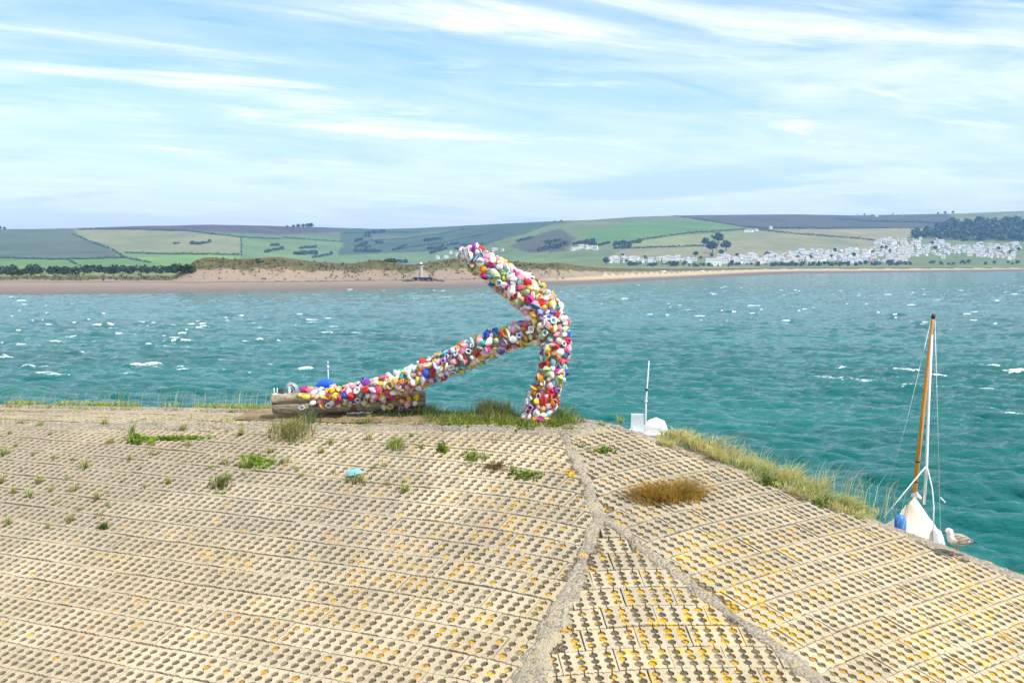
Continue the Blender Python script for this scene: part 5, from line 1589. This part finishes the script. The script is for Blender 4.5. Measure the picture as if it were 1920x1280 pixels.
# big white house behind the beach
q = land_at(1337, 499)
bh = empty('beach_house', q, R(-8)); tag(bh, 'large white house with dark roof standing alone behind the beach', 'house')
k = q.y / F; L_, H_ = 29 * k, 11 * k; y_ = 5.0
mb = MB(); x = L_ / 2
mb.add([(-x, -y_, -2), (x, -y_, -2), (x, y_, -2), (-x, y_, -2), (-x, -y_, H_), (x, -y_, H_), (x, y_, H_), (-x, y_, H_), (-x, 0, H_ + 4.2), (x, 0, H_ + 4.2)], [(0, 1, 5, 4), (2, 3, 7, 6), (1, 2, 6, 9, 5), (3, 0, 4, 8, 7)])
mb.build('wall', m_hw[0], bh)
mb = MB()
for s_ in (-1, 1):
    mb.add([(-x - .4, s_ * (y_ + .4), H_ - .34), (x + .4, s_ * (y_ + .4), H_ - .34), (x + .4, 0, H_ + 4.25), (-x - .4, 0, H_ + 4.25), (-x - .4, s_ * (y_ + .4), H_ - .1), (x + .4, s_ * (y_ + .4), H_ - .1), (x + .4, 0, H_ + 4.5), (-x - .4, 0, H_ + 4.5)], [(0, 1, 2, 3), (7, 6, 5, 4), (0, 4, 5, 1), (1, 5, 6, 2), (3, 7, 4, 0)])
roof = mb.build('roof', m_hr[0], bh)
mb = MB(); mb.box((x * .6, 0, H_ + 5), (1.2, 1.0, 2.4)); mb.build('chimney', m_hw[1], roof)
for xx_ in (-.6, -.2, .2, .6):
    mb = MB(); mb.box((xx_ * x, -y_ - .03, H_ * .45), (1.4, .1, 1.5)); mb.build('window', m_pane, bh)
# small light tower on the beach
q = land_at(790, 526)
lt = empty('lighthouse', q); tag(lt, 'small white light tower on a stone base at the dune foot', 'lighthouse')
k = q.y / F * .86
mb = MB(); mb.tube([(-.3 * k, 0, 6 * k), (-.3 * k, 0, 20 * k), (-.3 * k, 0, 31 * k)], [4.2 * k, 3.9 * k, 3.7 * k], 12); mb.build('tower', simple('tower_paint', (.42, .41, .40), .8, .1), lt)
mb = MB(); mb.tube([(-.3 * k, 0, 31 * k), (-.3 * k, 0, 32 * k)], 5.2 * k, 12); mb.build('gallery', m_hw[0], lt)
mb = MB(); mb.tube([(-.3 * k, 0, 32 * k), (-.3 * k, 0, 36.5 * k)], 2.8 * k, 10); ln_ = mb.build('lantern', m_dark, lt)
mb = MB(); mb.tube([(-.3 * k, 0, 36.5 * k), (-.3 * k, 0, 39 * k), (-.3 * k, 0, 41 * k)], [3.2 * k, 1.2 * k, .4 * k], 10); mb.build('cap', m_hw[0], ln_)
mb = MB(); mb.box((3 * k, 1.0, 11 * k), (23 * k, 2.5, 9 * k)); mb.build('wall', simple('stone_base', (.46, .42, .36), .9, .2), lt)
mb = MB(); mb.box((3.5 * k, 0, 5.5 * k), (42 * k, 5, 3 * k)); mb.build('plinth', m_dark, lt)
m_rock = simple('dark_rock', (.10, .095, .09), 1.0, .4, .6)
RK = []
for j in range(4):
    bm = bmesh.new(); bmesh.ops.create_icosphere(bm, subdivisions=1, radius=.7)
    for v in bm.verts: v.co *= fr_.uniform(.75, 1.2)
    me = bpy.data.meshes.new('boulder'); bm.to_mesh(me); bm.free(); me.materials.append(m_rock); RK.append(me)
for j in range(46):
    u = fr_.uniform(758, 832); v = 527 - max(0, 1 - abs(u - 795) / 34) * fr_.uniform(0, 6)
    o = link('boulder', RK[j % 4], None, land_at(u, v) + Vector((0, -4.5, max(0, 1 - abs(u - 795) / 34) * fr_.uniform(0, .5)))); s_ = fr_.uniform(.8, 1.7); o.scale = (s_ * 1.2, s_, s_ * .8); o.rotation_euler = (0, 0, fr_.uniform(0, 6))
    tag(o, 'dark boulder heaped round the foot of the light tower', 'boulder', 'boulders round the light tower')
for u, v, lb in ((1243, 511, 'left of two tiny white boats drawn up on the far beach'), (1316, 509.5, 'right of two tiny white boats drawn up on the far beach')):
    q = land_at(u, v); mb = MB(); hull(mb, 4.0, 1.7, .9); o = mb.build('beached_boat', m_gel, None, True, False, q + Vector((0, 0, .2))); o.rotation_euler = (0, 0, fr_.uniform(-.3, .3)); tag(o, lb, 'boat')

# ------------------------------------------------------------------ haze over the estuary
m_haze = bpy.data.materials.new('haze'); m_haze.use_nodes = True; m_haze.node_tree.nodes.clear()
t = NT(m_haze.node_tree); o_ = t.n('ShaderNodeOutputMaterial'); pv = t.n('ShaderNodeVolumePrincipled')
pv.inputs['Color'].default_value = (.30, .56, 1.0, 1); pv.inputs['Density'].default_value = HAZE = 1.05e-4; pv.inputs['Anisotropy'].default_value = 0.2
m_haze.node_tree.links.new(pv.outputs[0], o_.inputs['Volume'])
mb = MB(); mb.box((0, 4300, 130), (22000, 9400, 274)); hz_ = mb.build('haze', m_haze); tag(hz_, 'thin blue haze over the estuary', kind='stuff')
